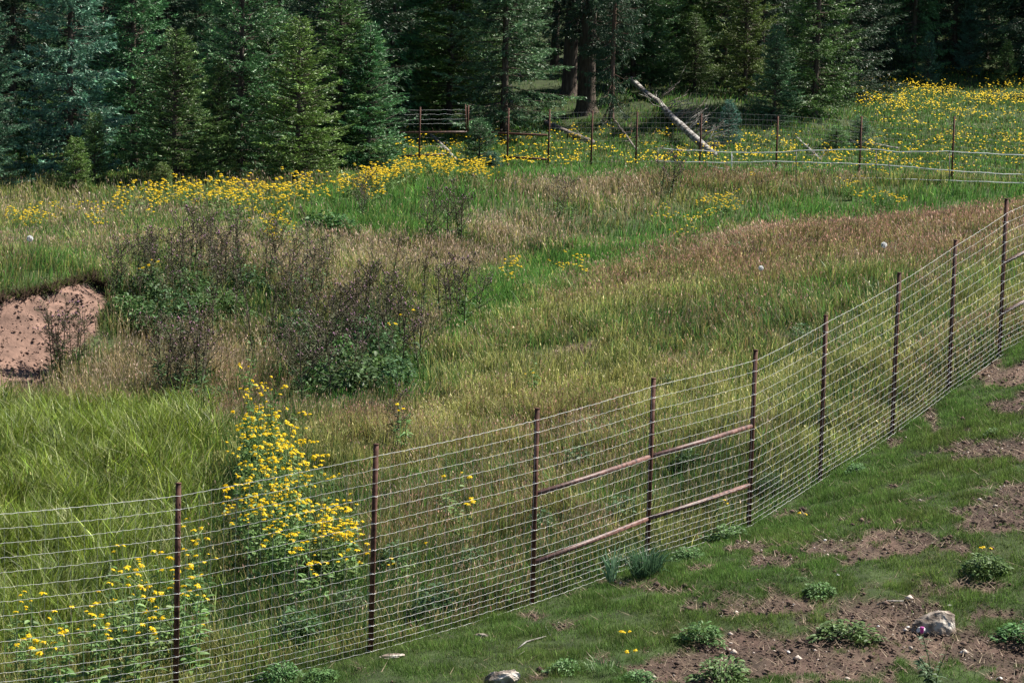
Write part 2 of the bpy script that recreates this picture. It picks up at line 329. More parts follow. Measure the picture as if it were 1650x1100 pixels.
# kinds:            low colour          tip colour          height  tip-heads  head colour
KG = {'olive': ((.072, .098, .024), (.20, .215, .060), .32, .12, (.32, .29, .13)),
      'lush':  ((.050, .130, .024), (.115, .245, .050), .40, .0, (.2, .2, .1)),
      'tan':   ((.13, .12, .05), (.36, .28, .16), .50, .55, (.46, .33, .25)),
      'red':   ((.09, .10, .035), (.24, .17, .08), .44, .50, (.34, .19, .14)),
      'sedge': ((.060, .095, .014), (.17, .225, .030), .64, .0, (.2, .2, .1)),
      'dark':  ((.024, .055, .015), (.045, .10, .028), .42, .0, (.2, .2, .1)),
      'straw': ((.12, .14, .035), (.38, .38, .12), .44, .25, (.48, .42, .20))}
KN = list(KG)
Zn = [  # px, py, rx, ry, weight, kind
 (1600, 362, 220, 22, 3.0, 'red'), (1350, 392, 180, 26, 2.6, 'red'), (1150, 430, 120, 26, 2.2, 'red'), (1000, 462, 80, 20, 2.0, 'red'), (1230, 455, 60, 16, 1.6, 'red'), (1180, 500, 80, 24, .8, 'red'), (1500, 420, 120, 20, 1.2, 'red'),
 (1060, 296, 130, 14, 2.8, 'red'), (1180, 293, 70, 12, 2.5, 'red'), (1250, 300, 60, 9, 2, 'red'), (1010, 320, 60, 12, 1.5, 'tan'),
 (930, 312, 90, 18, 2.6, 'tan'), (860, 335, 70, 16, 1.6, 'tan'), (1010, 355, 60, 12, 1.5, 'tan'), (850, 378, 80, 26, 2.8, 'tan'), (770, 420, 60, 24, 2.8, 'tan'), (790, 300, 60, 12, 1.0, 'red'),
 (580, 400, 60, 20, 1.2, 'tan'), (480, 440, 60, 30, 1.6, 'tan'), (350, 420, 60, 30, 1.2, 'tan'), (560, 470, 50, 30, 1.2, 'tan'), (640, 440, 60, 20, 1.2, 'tan'), (700, 410, 40, 16, 1.4, 'tan'),
 (250, 575, 90, 36, 3.4, 'tan'), (370, 590, 70, 40, 3.2, 'tan'), (190, 625, 110, 30, 2.6, 'tan'), (330, 650, 90, 22, 2.2, 'red'), (440, 640, 50, 14, 1.6, 'red'), (60, 650, 70, 12, 1.8, 'tan'),
 (680, 545, 70, 16, 1.6, 'tan'), (610, 690, 80, 30, 1.2, 'red'), (560, 720, 90, 30, 1.0, 'straw'), (870, 470, 60, 12, 1.4, 'straw'), (950, 500, 90, 20, 1.2, 'straw'), (1060, 480, 100, 18, 1.2, 'straw'),
 (820, 640, 120, 50, 1.2, 'straw'), (1000, 640, 120, 30, 1.0, 'straw'), (1250, 620, 80, 50, 1.0, 'straw'), (1080, 680, 60, 30, 1.4, 'straw'), (700, 690, 80, 40, .9, 'straw'), (1450, 560, 80, 50, .8, 'straw'), (640, 560, 80, 18, .9, 'straw'),
 (900, 700, 100, 60, .6, 'red'), (750, 860, 100, 40, .5, 'red'),
 (1650, 322, 150, 16, 4, 'lush'), (1450, 335, 150, 18, 4, 'lush'), (1300, 350, 120, 16, 3, 'lush'), (1130, 362, 100, 14, 2.4, 'lush'), (1040, 392, 90, 16, 4, 'lush'), (940, 425, 90, 18, 4, 'lush'), (850, 462, 70, 18, 4, 'lush'), (790, 495, 50, 20, 3.6, 'lush'), (735, 540, 30, 18, 3, 'lush'), (660, 610, 22, 40, 2.4, 'lush'),
 (700, 330, 130, 30, 2.6, 'lush'), (560, 335, 100, 30, 2.6, 'lush'), (900, 285, 180, 12, 2.5, 'lush'), (650, 365, 120, 20, 1.8, 'lush'), (960, 385, 50, 12, 3, 'dark'), (860, 408, 50, 14, 2.4, 'dark'), (870, 345, 90, 12, 1.6, 'lush'), (800, 290, 200, 14, 1.5, 'lush'),
 (150, 400, 160, 50, 1.2, 'lush'), (320, 350, 120, 30, 1.3, 'lush'), (100, 440, 120, 30, 1.0, 'lush'), (300, 395, 60, 20, .8, 'straw'), (200, 350, 200, 18, .9, 'tan'), (60, 345, 60, 20, .8, 'straw'),
 (560, 600, 80, 60, 3.5, 'dark'), (620, 560, 60, 50, 3.0, 'dark'), (230, 500, 60, 36, 3.0, 'dark'), (330, 480, 70, 40, 2.4, 'dark'), (420, 500, 60, 40, 1.6, 'dark'), (300, 630, 60, 14, 2.0, 'dark'), (450, 600, 50, 40, 1.8, 'dark'), (530, 640, 40, 18, 2, 'lush'), (650, 590, 30, 40, 1.5, 'olive'),
 (1200, 500, 200, 40, .8, 'lush'), (1350, 470, 100, 20, .7, 'lush'), (1250, 540, 250, 50, .5, 'dark'), (960, 740, 160, 60, .4, 'dark'), (700, 950, 300, 50, .6, 'dark'), (450, 1000, 200, 60, .8, 'dark'), (500, 420, 180, 50, .8, 'lush'), (620, 380, 150, 20, 1.2, 'lush'), (900, 900, 150, 40, 1.0, 'dark'), (1150, 790, 120, 40, .9, 'dark'), (1350, 640, 120, 50, .9, 'dark'), (1500, 540, 100, 50, .8, 'dark'),
 (450, 830, 90, 110, 1.6, 'dark'), (350, 870, 70, 90, 1.2, 'dark'), (250, 990, 130, 60, 1.2, 'dark')]
def weights(x, y, px, py):
    W = {k: np.zeros(len(x)) for k in KN}
    n1 = vnoise(x*.55, y*.32, 31, 3); n2 = vnoise(x*.5, y*.3, 32, 3); n3 = vnoise(x*.8, y*.4, 33, 3)
    W['olive'] += 1.0; W['straw'] += np.clip(.25+n1*.6, 0, 2); W['red'] += np.clip(.12+n2*.7, 0, 2); W['lush'] += np.clip(.16+n3*.6, 0, 2); W['dark'] += np.clip(n3*.5-n1*.3, 0, 1); W['tan'] += np.clip(.02-n1*.3, 0, 1)
    plat = (py < 290)                                        # beyond the far fence
    W['lush'] += plat*1.6; W['straw'] *= np.where(plat, .4, 1); W['red'] *= np.where(plat, .2, 1); W['dark'] += plat*.5
    W['tan'] += np.clip(n2*1.2, 0, 1)*(py < 480)*(~plat)
    sed = np.clip((350+n3*60-px)/90, 0, 1)*np.clip((py-655-14*n1)/22, 0, 1)*(y > 30.5)*np.clip((1090-py)/80, 0, 1)
    for k in KN: W[k] = W[k]*(1-.93*sed)
    W['dark'] += sed*np.clip(.25+n2*1.3, 0, 1); W['straw'] += sed*np.clip(.1+n1*.5, 0, 1); W['sedge'] += sed*(1.9-1.1*np.clip((720-py)/60, 0, 1)); W['lush'] += sed*(.9*np.clip((720-py)/50, 0, 1)+.45+n3*.4)
    for b in Zn:
        d2 = ((px+n1*22-b[0])/b[2])**2 + ((py+n2*6-b[1])/b[3])**2
        if b[5] == 'lush' and b[4] >= 2.4:
            for k in KN:
                if k != 'lush': W[k] = W[k]*(1-.85*np.exp(-d2*.8))
        W[b[5]] += b[4]*np.exp(-d2)*(1 if b[5] in ('dark',) else 1-.8*sed)
    return np.stack([np.clip(W[k], 0, None) for k in KN], 1)
def scatter(y0, y1, dens, mx=.24):
    n = int(dens*mx*(y1**2-y0**2)*1.0)
    y = np.sqrt(rng.uniform(y0**2, y1**2, n)); x = rng.uniform(-mx, mx, n)*y
    return x, y
def meadow_zone(name, y0, y1, dens, label, hs=1.0):
    x, y = scatter(y0, y1, dens)
    # clumping
    cl = vnoise(x*1.7, y*1.5, 40, 3); keep = rng.uniform(0, 1, len(x)) < np.clip(.72+cl*1.1, .2, 1); x = x[keep]; y = y[keep]; cl = cl[keep]
    z = gz(x, y); px, py, dp = proj(np.stack([x, y, z], 1))
    dm = dirt(x, y, px, py); pa = pasture(x, y)
    k = (px > -260) & (px < 1910) & (rng.uniform(0, 1, len(x)) > dm*.93) & ((pa < 0) | (y > 60)) & ~inpoly(px, py-2, BANKP)
    fo = (y > 128) & (x < 16); k &= ~fo | (rng.uniform(0, 1, len(x)) < .35)
    x, y, z, px, py, dp, pa, cl = [a[k] for a in (x, y, z, px, py, dp, pa, cl)]
    W = weights(x, y, px, py); W /= W.sum(1)[:, None]; cs = np.cumsum(W, 1); ty = (rng.uniform(0, 1, len(x))[:, None] > cs).sum(1); ty = np.clip(ty, 0, len(KN)-1)
    lo = np.array([KG[q][0] for q in KN])[ty]; ti = np.array([KG[q][1] for q in KN])[ty]; hh = np.array([KG[q][2] for q in KN])[ty]
    hp = np.array([KG[q][3] for q in KN])[ty]; hc = np.array([KG[q][4] for q in KN])[ty]
    n = len(x)
    h = hh*rng.uniform(.45, 1.2, n)*(1+.5*cl)*hs
    h *= np.where(py < 290, .62, 1)*np.where(ty == KN.index('sedge'), 1.2, 1)*np.clip(.45+(-pa)*.5, .3, 1)
    h *= 1-.45*np.clip(dirt(x, y, px, py)+blobs(px, py, DIRT)*.5*(py < 620), 0, 1)
    v = np.exp(rng.normal(0, .38, n))*(1+.32*vnoise(x*1.5, y*.9, 41, 3)); v2 = v[:, None]
    # local tone by species mixture is already random; small hue drift
    hue = rng.normal(0, .08, n)
    lo = lo*v2*np.stack([1+hue, 1+0*hue, 1-hue*.5], 1); ti = ti*v2*np.stack([1+hue, 1+0*hue, 1-hue*.5], 1)
    wd = np.clip(dp*.00028, .0065, .034)*rng.uniform(.5, 1.2, n)*np.where(ty == KN.index('sedge'), 1.3, 1)
    lean = np.clip(np.abs(rng.normal(.28, .2, n)), 0, .9); lean = np.where(ty == KN.index('sedge'), np.clip(rng.normal(.6, .22, n), 0, .95), lean)
    az = rng.uniform(0, 6.28, n)*.6 + math.pi*.9 + 2.2*vnoise(x*.7, y*.7, 42, 2)
    sg = ty == KN.index('sedge'); az = np.where(sg, 6.28*vnoise(x*1.6, y*1.2, 43, 2)+rng.normal(0, 1.1, n), az); pale = sg & (rng.uniform(0, 1, n) < .08+.14*np.clip(vnoise(x*.8, y*.8, 44, 2), 0, 1)); ti[pale] = (.50, .50, .22); sv = np.where(sg, np.exp(rng.normal(0, .35, n)), 1)[:, None]; lo = lo*sv; ti = ti*sv  # pale sedge tips are highlights painted into the blade colour
    P = np.stack([x, y, z], 1)
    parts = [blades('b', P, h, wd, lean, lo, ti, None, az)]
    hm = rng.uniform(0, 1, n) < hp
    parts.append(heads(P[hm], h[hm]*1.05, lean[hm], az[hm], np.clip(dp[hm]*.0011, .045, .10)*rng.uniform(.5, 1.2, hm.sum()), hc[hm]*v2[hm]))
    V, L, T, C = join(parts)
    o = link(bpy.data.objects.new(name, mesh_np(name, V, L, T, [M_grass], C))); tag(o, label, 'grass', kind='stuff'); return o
meadow_zone('meadow_grass', 29.5, 52, 1700, 'olive and straw coloured meadow grass just behind the near wire fence', .8)
meadow_zone('meadow_grass', 52, 82, 560, 'mixed tan, green and reddish grass in the middle of the meadow', .9)
meadow_zone('meadow_grass', 82, 135, 150, 'green and rusty grass in front of the far fence and the trees')
meadow_zone('meadow_grass', 135, 185, 45, 'green grass on the slope below the far forest edge')

def turf():
    x, y = scatter(26.5, 56, 6200, .235); pa = pasture(x, y); k = pa > -.5; x = x[k]; y = y[k]; pa = pa[k]
    z = gz(x, y); px, py, dp = proj(np.stack([x, y, z], 1)); dm = dirt(x, y, px, py)
    cl = vnoise(x*3, y*3, 50, 3); n = len(x)
    k = (px > -250) & (px < 1900) & (py < 1400) & (rng.uniform(0, 1, n) > dm*np.where(vnoise(x*7, y*5, 54, 2) > .42, .45, .985)) & (rng.uniform(0, 1, n) < np.clip(.9+.8*cl, .72, 1))
    x, y, z, px, py, dp, dm, cl = [a[k] for a in (x, y, z, px, py, dp, dm, cl)]; n = len(x)
    h = rng.uniform(.025, .085, n)*(1+.9*cl+.4*vnoise(x*9, y*9, 53, 2))*np.clip(1.1-dm, .5, 1); long = rng.uniform(0, 1, n) < .012; h = np.where(long, h*2.6, h)
    w_ = np.clip(dp*.00026, .007, .02)*rng.uniform(.6, 1.2, n)
    t = vnoise(x*.6, y*.5, 51, 3)[:, None]; t2 = vnoise(x*2.5, y*2, 52, 3)[:, None]
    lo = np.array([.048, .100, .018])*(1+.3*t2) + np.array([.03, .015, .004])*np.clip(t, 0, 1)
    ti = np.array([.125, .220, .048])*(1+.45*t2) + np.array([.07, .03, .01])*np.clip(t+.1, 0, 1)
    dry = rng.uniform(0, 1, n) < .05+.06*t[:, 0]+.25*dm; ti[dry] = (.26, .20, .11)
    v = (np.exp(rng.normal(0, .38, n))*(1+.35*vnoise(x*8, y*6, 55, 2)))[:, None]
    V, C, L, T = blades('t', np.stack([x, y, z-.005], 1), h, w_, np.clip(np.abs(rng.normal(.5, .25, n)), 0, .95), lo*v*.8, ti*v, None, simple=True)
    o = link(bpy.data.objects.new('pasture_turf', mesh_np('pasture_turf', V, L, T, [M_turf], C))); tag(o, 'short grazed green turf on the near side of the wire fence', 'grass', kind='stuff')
turf()

def clods():
    """soil crumbs, small pale stones, dead stems lying on the bare ground"""
    x, y = scatter(27, 62, 420, .235); z = gz(x, y); px, py, dp = proj(np.stack([x, y, z], 1)); dm = dirt(x, y, px, py)
    bank = inpoly(px, py, BANKP)
    k = (px > -250) & (px < 1900) & (rng.uniform(0, 1, len(x)) < dm*np.where(bank, .6, .8)) & ((pasture(x, y) > 0) | bank | (py < 620))
    x, y, z, bank = x[k], y[k], z[k], bank[k]; n = len(x); z = z+np.where(bank, bankrel(x, y), 0)
    o8 = np.array([(1, 0, 0), (0, 1, 0), (-1, 0, 0), (0, -1, 0), (0, 0, .8), (0, 0, -.6)], float)
    F = np.array([(0, 1, 4), (1, 2, 4), (2, 3, 4), (3, 0, 4), (1, 0, 5), (2, 1, 5), (3, 2, 5), (0, 3, 5)])
    s = np.exp(rng.normal(-4.6, .65, n)); s = np.clip(s*np.where(bank, 1.35, 1), .003, .06); yaw = rng.uniform(0, 6.28, n)
    v = o8[None]*rng.uniform(.6, 1.3, (n, 6, 3)); c, sn = np.cos(yaw)[:, None], np.sin(yaw)[:, None]
    V = np.stack([v[..., 0]*c-v[..., 1]*sn, v[..., 0]*sn+v[..., 1]*c, v[..., 2]*.8], -1)*s[:, None, None] + np.stack([x, y, z+s*.25], 1)[:, None]
    pale = rng.uniform(0, 1, n) < .06
    col = np.where(pale[:, None], np.array([.50, .42, .36]), np.array([.10, .066, .05])*rng.uniform(.6, 1.5, (n, 1)))
    col = np.where(bank[:, None], np.array([.20, .125, .095])*rng.uniform(.7, 1.3, (n, 1)), col)
    L = (F[None] + (np.arange(n)*6)[:, None, None]).ravel()
    o = link(bpy.data.objects.new('soil_crumbs', mesh_np('soil_crumbs', V.reshape(-1, 3), L, np.full(8*n, 3), [M_clod], np.repeat(col, 6, 0)))); tag(o, 'soil crumbs and small pale pebbles on the bare earth', 'gravel', kind='stuff')
    # dead stems and straw
    x, y = scatter(27, 62, 210, .235); z = gz(x, y); px, py, dp = proj(np.stack([x, y, z], 1)); dm = dirt(x, y, px, py)
    k = (px > -250) & (px < 1900) & (rng.uniform(0, 1, len(x)) < .10+dm) & ((pasture(x, y) > 0) | (py < 620)) & ~inpoly(px, py, BANKP)
    x, y, z = x[k], y[k], z[k]; n = len(x)
    P = np.stack([x, y, z+.012], 1); cc = np.array([.34, .26, .18])*rng.uniform(.5, 1.4, (n, 1))
    V, C, L, T = blades('s', P, rng.uniform(.05, .22, n), rng.uniform(.006, .012, n), rng.uniform(.9, .99, n), cc, cc, None, simple=True)
    o = link(bpy.data.objects.new('dead_straw', mesh_np('dead_straw', V, L, T, [M_turf], C))); tag(o, 'dry straw and dead stems lying on the grazed ground', 'straw', kind='stuff')
clods()

def bank_edge():
    """torn turf with roots hanging over the lip of the eroded bank"""
    e = np.array([(-200, 500), (0, 486), (30, 480), (60, 472), (90, 466), (120, 456), (150, 449), (172, 460), (178, 485)], float)
    s = rng.uniform(0, len(e)-1.001, 3600); i = s.astype(int); f = (s-i)[:, None]; q = e[i]*(1-f)+e[i+1]*f
    q[:, 1] += rng.normal(2, 3.5, len(s)); P = np.array([ground(a, b, 50, 70) for a, b in q])
    n = len(P); h = rng.uniform(.08, .42, n)*(1+.9*vnoise(s*4, s*0, 61, 2)); la = rng.normal(-math.pi/2, .7, n)
    hang = rng.uniform(0, 1, n) < .6
    out = np.stack([np.cos(la), np.sin(la), np.where(hang, -rng.uniform(.6, 1.6, n), rng.uniform(.1, 1.0, n))], 1); out /= np.linalg.norm(out, axis=1)[:, None]
    wd = np.stack([-np.sin(la), np.cos(la), np.zeros(n)], 1)*.016
    P[:, 2] += .02+.06*np.abs(vnoise(s*5, s*0, 62, 2)); B = P + np.array([0, .08, .02]); Mx = P + out*(h*.3)[:, None]*np.array([1, 1, .2]); T_ = Mx + out*(h*.8)[:, None]
    V = np.stack([B-wd, B+wd, Mx+wd, Mx-wd, T_], 1).reshape(-1, 3)
    col = np.array([.075, .055, .04])*rng.uniform(.4, 1.8, (n, 1)); gr = rng.uniform(0, 1, n) < .35; col[gr] = np.array([.09, .11, .035])
    b = np.arange(n)*5; L = np.stack([b, b+1, b+2, b+3, b+3, b+2, b+4], 1).ravel()
    o = link(bpy.data.objects.new('overhanging_turf', mesh_np('overhanging_turf', V, L, np.tile([4, 3], n), [M_turf], np.repeat(col, 5, 0)))); tag(o, 'torn turf and roots hanging over the lip of the bare earth bank', 'turf', kind='stuff')
bank_edge()

# ------------------------------------------------------------------ conifers
def conifer(name, seed, H, R, clear=0.3, step=.30, nb=7, droop=.25, dens=1.0, trunk_r=None, power=.85, nl=.14, nw=.048, ragged=.25, top_up=.7, leaf=(.055, .085, .060), bark=None, hang=.0):
    R_ = np.random.default_rng(seed); trunk_r = trunk_r or H*.008+.03
    tb = MB(); k = 16; tz = np.linspace(-.3, H, k)
    wob = np.cumsum(R_.normal(0, .02, (k, 2)), 0)*H*.05; wob[0] = 0
    rad = trunk_r*np.clip(1-tz/H, .02, 1)**.8; rad[0] *= 1.5; rad[1] *= 1.05
    zz = np.concatenate([[-.3, -.05, .12, .35, .7], np.linspace(1.2, H, 14)]); rr = trunk_r*np.clip(1-zz/H, .02, 1)**.8*np.concatenate([[1.9, 1.6, 1.35, 1.15, 1.05], np.ones(14)])
    axx = np.interp(zz, tz, wob[:, 0]); ayy = np.interp(zz, tz, wob[:, 1]); tb.tube(np.stack([axx, ayy, zz], 1), rr, 12, (1, 1, 1))
    # branches
    zs = []; z = clear
    while z < H*.985:
        zs.append(z); z += step*(1.15-.6*z/H)*R_.uniform(.7, 1.3)
    bz = np.repeat(zs, nb) + R_.normal(0, step*.25, len(zs)*nb); bz = np.clip(bz, clear*.8, H*.99)
    keep = R_.uniform(0, 1, len(bz)) < .93; bz = bz[keep]; n = len(bz)
    f = np.clip((bz-clear)/(H-clear), 0, 1); az = R_.uniform(0, 6.283, n)
    low = np.clip(f/.10, .0, 1)**.5*.35+.65
    Lb = R*(1-f)**power*low*R_.uniform(1-ragged*1.6, 1+ragged*.6, n) + .12
    Lb *= 1+.22*np.sin(az*2+seed)+.12*np.sin(az*3+f*9)
    s0 = -droop + (top_up+droop)*f**1.3 + R_.normal(0, .10, n); cv = .28*(1-f) + R_.normal(0, .06, n)
    bx = np.interp(bz, tz, wob[:, 0]); by = np.interp(bz, tz, wob[:, 1])
    def bpos(i, t):
        r = Lb[i]*t; zz = bz[i] + Lb[i]*(s0[i]*t + cv[i]*(t**2-.35*t))
        return np.stack([bx[i]+r*np.cos(az[i]), by[i]+r*np.sin(az[i]), zz], -1)
    big = np.argsort(-Lb)[:int(n*.7)]
    for i in big: tb.tube(np.array([bpos(i, t) for t in (0, .45, .95)]), [trunk_r*.10+.012, .014, .004], 3, cap=False)
    # twigs, two rows along every branch
    nt_ = np.clip((Lb/.062*dens).astype(int), 4, 70); bi = np.repeat(np.arange(n), nt_); m = len(bi)
    t = R_.uniform(.04, 1, m)**.62; side = np.where(R_.uniform(0, 1, m) < .5, 1, -1)
    P0 = bpos(bi, t); P1 = bpos(bi, np.clip(t+.05, 0, 1.05)); d = P1-P0; d /= np.linalg.norm(d, axis=1)[:, None]+1e-9
    lat = np.stack([-np.sin(az[bi]), np.cos(az[bi]), np.zeros(m)], 1)*side[:, None]
    tl = (.34*Lb[bi]*(1-t)+.13)*R_.uniform(.5, 1.2, m); tl = np.clip(tl, .08, .75)
    td = d*R_.uniform(.5, 1.0, m)[:, None] + lat*R_.uniform(.3, 1.0, m)[:, None] + np.array([0, 0, 1.0])*(R_.normal(-.02-hang, .22, m))[:, None]
    td /= np.linalg.norm(td, axis=1)[:, None]
    # needle sprays
    ns = np.clip((tl/.030).astype(int), 3, 20); ti = np.repeat(np.arange(m), ns); q = len(ti); u = R_.uniform(0, 1.08, q)
    C0 = P0[ti] + td[ti]*(tl[ti]*u)[:, None]; C0[:, 2] -= (hang+.06)*(tl[ti]*u)**2*1.2
    nd = td[ti] + R_.normal(0, .42, (q, 3)); nd /= np.linalg.norm(nd, axis=1)[:, None]
    ax = np.cross(nd, R_.normal(0, 1, (q, 3))); ax /= np.linalg.norm(ax, axis=1)[:, None]+1e-9
    ln = nl*R_.uniform(.6, 1.25, q); wn = nw*R_.uniform(.6, 1.2, q)
    A_ = C0 - ax*(wn/2)[:, None]; B_ = C0 + ax*(wn/2)[:, None]; T_ = C0 + nd*ln[:, None]
    V = np.stack([A_, B_, T_], 1).reshape(-1, 3)
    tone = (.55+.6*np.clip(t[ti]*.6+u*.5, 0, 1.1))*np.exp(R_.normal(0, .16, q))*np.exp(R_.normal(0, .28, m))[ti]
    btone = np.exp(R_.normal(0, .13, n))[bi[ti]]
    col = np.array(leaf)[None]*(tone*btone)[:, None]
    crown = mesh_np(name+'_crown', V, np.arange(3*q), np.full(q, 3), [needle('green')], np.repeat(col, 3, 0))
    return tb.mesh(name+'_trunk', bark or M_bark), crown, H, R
PT = {
 'spruce_a': conifer('spruce', 1, 13, 2.4, .15, .30, 9, .22, 1.0, hang=.12, ragged=.4),
 'spruce_b': conifer('spruce', 2, 15, 2.6, .3, .33, 9, .30, .95, hang=.2, ragged=.45),
 'fir_a': conifer('fir', 3, 7, 1.5, .08, .20, 10, .05, 1.1, top_up=.9, hang=0, ragged=.3, nl=.10, nw=.036),
 'fir_b': conifer('fir', 4, 10, 1.9, .12, .25, 10, .08, 1.05, top_up=.8, hang=.03, ragged=.4, nl=.11, nw=.040),
 'young': conifer('young', 5, 3.0, .85, .03, .14, 9, .05, 1.5, top_up=.9, nl=.08, nw=.028, ragged=.25),
 'open': conifer('open', 6, 18, 3.0, 1.2, .42, 8, .35, .9, hang=.3, ragged=.5, trunk_r=.22, power=.6),
 'old': conifer('old', 8, 21, 3.0, 4.0, .42, 8, .4, .8, hang=.3, ragged=.5, trunk_r=.40, power=.55),
}
proto_used = set()
def tree(kind, name, px, depth, tint, label, s=1.0, sx=None, group=None, lean=(0, 0), bark=None, pos=None, cat='tree'):
    x, y, z = pos if pos else gpt(px, depth)
    tm, cm, H, R = PT[kind]
    rt = empty(name, (x, y, z-.05), label, cat, group, rz=random.uniform(0, 6.28))
    rt.scale = (sx or s, sx or s, s); rt.rotation_euler = (lean[0], lean[1], rt.rotation_euler[2])
    t = link(bpy.data.objects.new('trunk', tm), rt); c = link(bpy.data.objects.new('crown', cm), rt)
    c.material_slots[0].link = 'OBJECT'; c.material_slots[0].material = needle(tint)
    if bark: t.material_slots[0].link = 'OBJECT'; t.material_slots[0].material = bark
    return rt
random.seed(3)
TREES = [  # kind, name, px, depth, tint, label, height scale, width scale
 ('spruce_a', 'blue_spruce', 112, 95.4, 'silver', 'large silvery blue spruce near the left end of the treeline', 1.0, 1.0),
 ('spruce_a', 'blue_spruce', -28, 92.4, 'silver', 'blue spruce cut off by the left edge of the photo', .60, .66),
 ('fir_a', 'fir_tree', 32, 94.9, 'green', 'small dark fir between the edge spruce and the large blue spruce', .36, .5),
 ('young', 'young_spruce', 152, 92.4, 'green', 'taller of two small green spruces at the foot of the blue spruce', .82, .86),
 ('young', 'young_spruce', 122, 90.9, 'olive', 'shorter of two small green spruces at the foot of the blue spruce', .60, .85),
 ('fir_a', 'fir_tree', 280, 93.4, 'green', 'mid green pointed fir right of the large blue spruce', .74, .95),
 ('fir_b', 'fir_tree', 215, 101, 'bluegreen', 'blue-green fir rising behind the pointed fir and the blue spruce', 1.0, .95),
 ('fir_b', 'fir_tree', 385, 96.4, 'bluegreen', 'tall blue-green fir between two pointed green firs', 1.05, .88),
 ('fir_a', 'fir_tree', 478, 94.9, 'olive', 'yellow-green pointed fir above the yellow flower band', .80, 1.0),
 ('fir_a', 'fir_tree', 350, 95.4, 'green', 'slim green fir squeezed between the pointed fir and the tall one', .62, .6),
 ('young', 'young_spruce', 262, 89.9, 'olive', 'little spruce sapling among the yellow flowers', .36, .6),
 ('spruce_b', 'spruce_tree', 520, 108, 'dark', 'dark spruce behind the yellow-green fir', .9, .8),
 ('fir_a', 'fir_tree', 592, 104, 'bluegreen', 'dense blue-green fir just left of the far fence frame', .78, 1.02),
 ('fir_b', 'fir_tree', 655, 127, 'green', 'broad green fir behind the left rusty fence frame', .9, 1.15),
 ('fir_b', 'fir_tree', 722, 125, 'olive', 'green fir over the left fence frame, right of the broad one', .95, 1.05),
 ('spruce_b', 'spruce_tree', 630, 124, 'bluegreen', 'tall blue-green spruce rising behind the fence frame firs', 1.0, .9),
 ('spruce_b', 'spruce_tree', 812, 122, 'grey', 'grey-green spruce with drooping boughs and dead lower branches', .95, 1.15),
 ('young', 'blue_spruce_sapling', 772, 109, 'bluegreen', 'dark blue young spruce growing in the gap between fence frames', .66, .98),
 ('young', 'blue_spruce_sapling', 792, 108.5, 'blue', 'low bluish spruce bush leaning right of the gap sapling', .26, .7),
 ('old', 'old_pine', 945, 129, 'dark', 'thickest old trunk, leaning slightly, left of the fallen log', 1.0, 1.05),
 ('old', 'old_pine', 917, 133, 'dark', 'old trunk standing close behind the thickest trunk', .95, .9),
 ('open', 'old_pine', 985, 127, 'dark', 'dark conifer with reddish lower trunk beside the thickest trunk', 1.0, .52),
 ('old', 'pine_tree', 894, 147, 'green', 'slender trunk lit pale grey, farther back left of old trunks', .9, .55),
 ('fir_b', 'fir_tree', 1078, 145, 'green', 'green fir behind the upper end of the fallen log', .95, 1.0),
 ('fir_a', 'fir_tree', 1118, 134, 'green', 'loose green fir behind the broken branches of the fallen log', .52, .95),
 ('spruce_b', 'spruce_tree', 1165, 146, 'olive', 'olive-green spruce hanging over the fallen log from behind', 1.0, 1.0),
 ('young', 'blue_spruce_sapling', 1173, 122, 'blue', 'tiny bright blue spruce right of the fallen log', .66, .72),
 ('fir_a', 'blue_spruce', 1247, 127, 'grey', 'medium grey-blue spruce left of the tall dark spruce', .60, .88),
 ('spruce_a', 'spruce_tree', 1312, 129, 'green', 'tall full spruce with bare lower trunk at the forest corner', .92, 1.02),
 ('spruce_b', 'spruce_tree', 1225, 138, 'dark', 'dark spruce behind the grey-blue spruce', .9, .9),
 ('young', 'young_spruce', 1385, 122, 'grey', 'squat greyish spruce beside the pale lying log', .48, .8),
 ('young', 'young_spruce', 1347, 121, 'green', 'low bushy spruce at the foot of the tall corner spruce', .36, .9),
 ('young', 'young_spruce', 1494, 167, 'blue', 'small bluish spruce against the shaded forest edge', 1.0, .85),
 ('fir_a', 'spruce_tree', 1560, 171, 'blue', 'lighter blue-green spruce standing out of the shaded forest', .80, .75),
 ('young', 'young_spruce', 1620, 168, 'green', 'small green spruce at the right end of the forest edge', .9, .9),
 ('fir_a', 'fir_tree', 432, 100, 'green', 'mid green fir filling the gap left of the yellow-green pointed fir', .85, 1.2), ('fir_b', 'fir_tree', 545, 104, 'green', 'green fir filling the gap between yellow-green and blue-green firs', .75, 1.0),
 ('fir_b', 'fir_tree', 1050, 137, 'green', 'full green fir directly above the upper end of the fallen log', 1.0, .9), ('fir_b', 'fir_tree', 1200, 133, 'olive', 'full olive fir between the tiny blue spruce and the grey-blue spruce', .9, .9),
 ('young', 'sun_tinted_sapling', 1212, 139, 'olive', 'sapling with sunlight painted yellow-green into its needles, between the dark spruces', 1.1, 1.2),  # olive tint paints the sunlit spot
]
for k, nm, px, d, tint, lab, s, sx in TREES:
    ln = (0, 0)
    if 'thickest old trunk, leaning' in lab: ln = (0, .09)
    if k in ('fir_a', 'fir_b') and px < 740 and sx > .7: sx *= 1.28
    tree(k, nm, px, d, tint, lab, s, sx, lean=ln, bark=M_barkred if 'reddish' in lab else None)
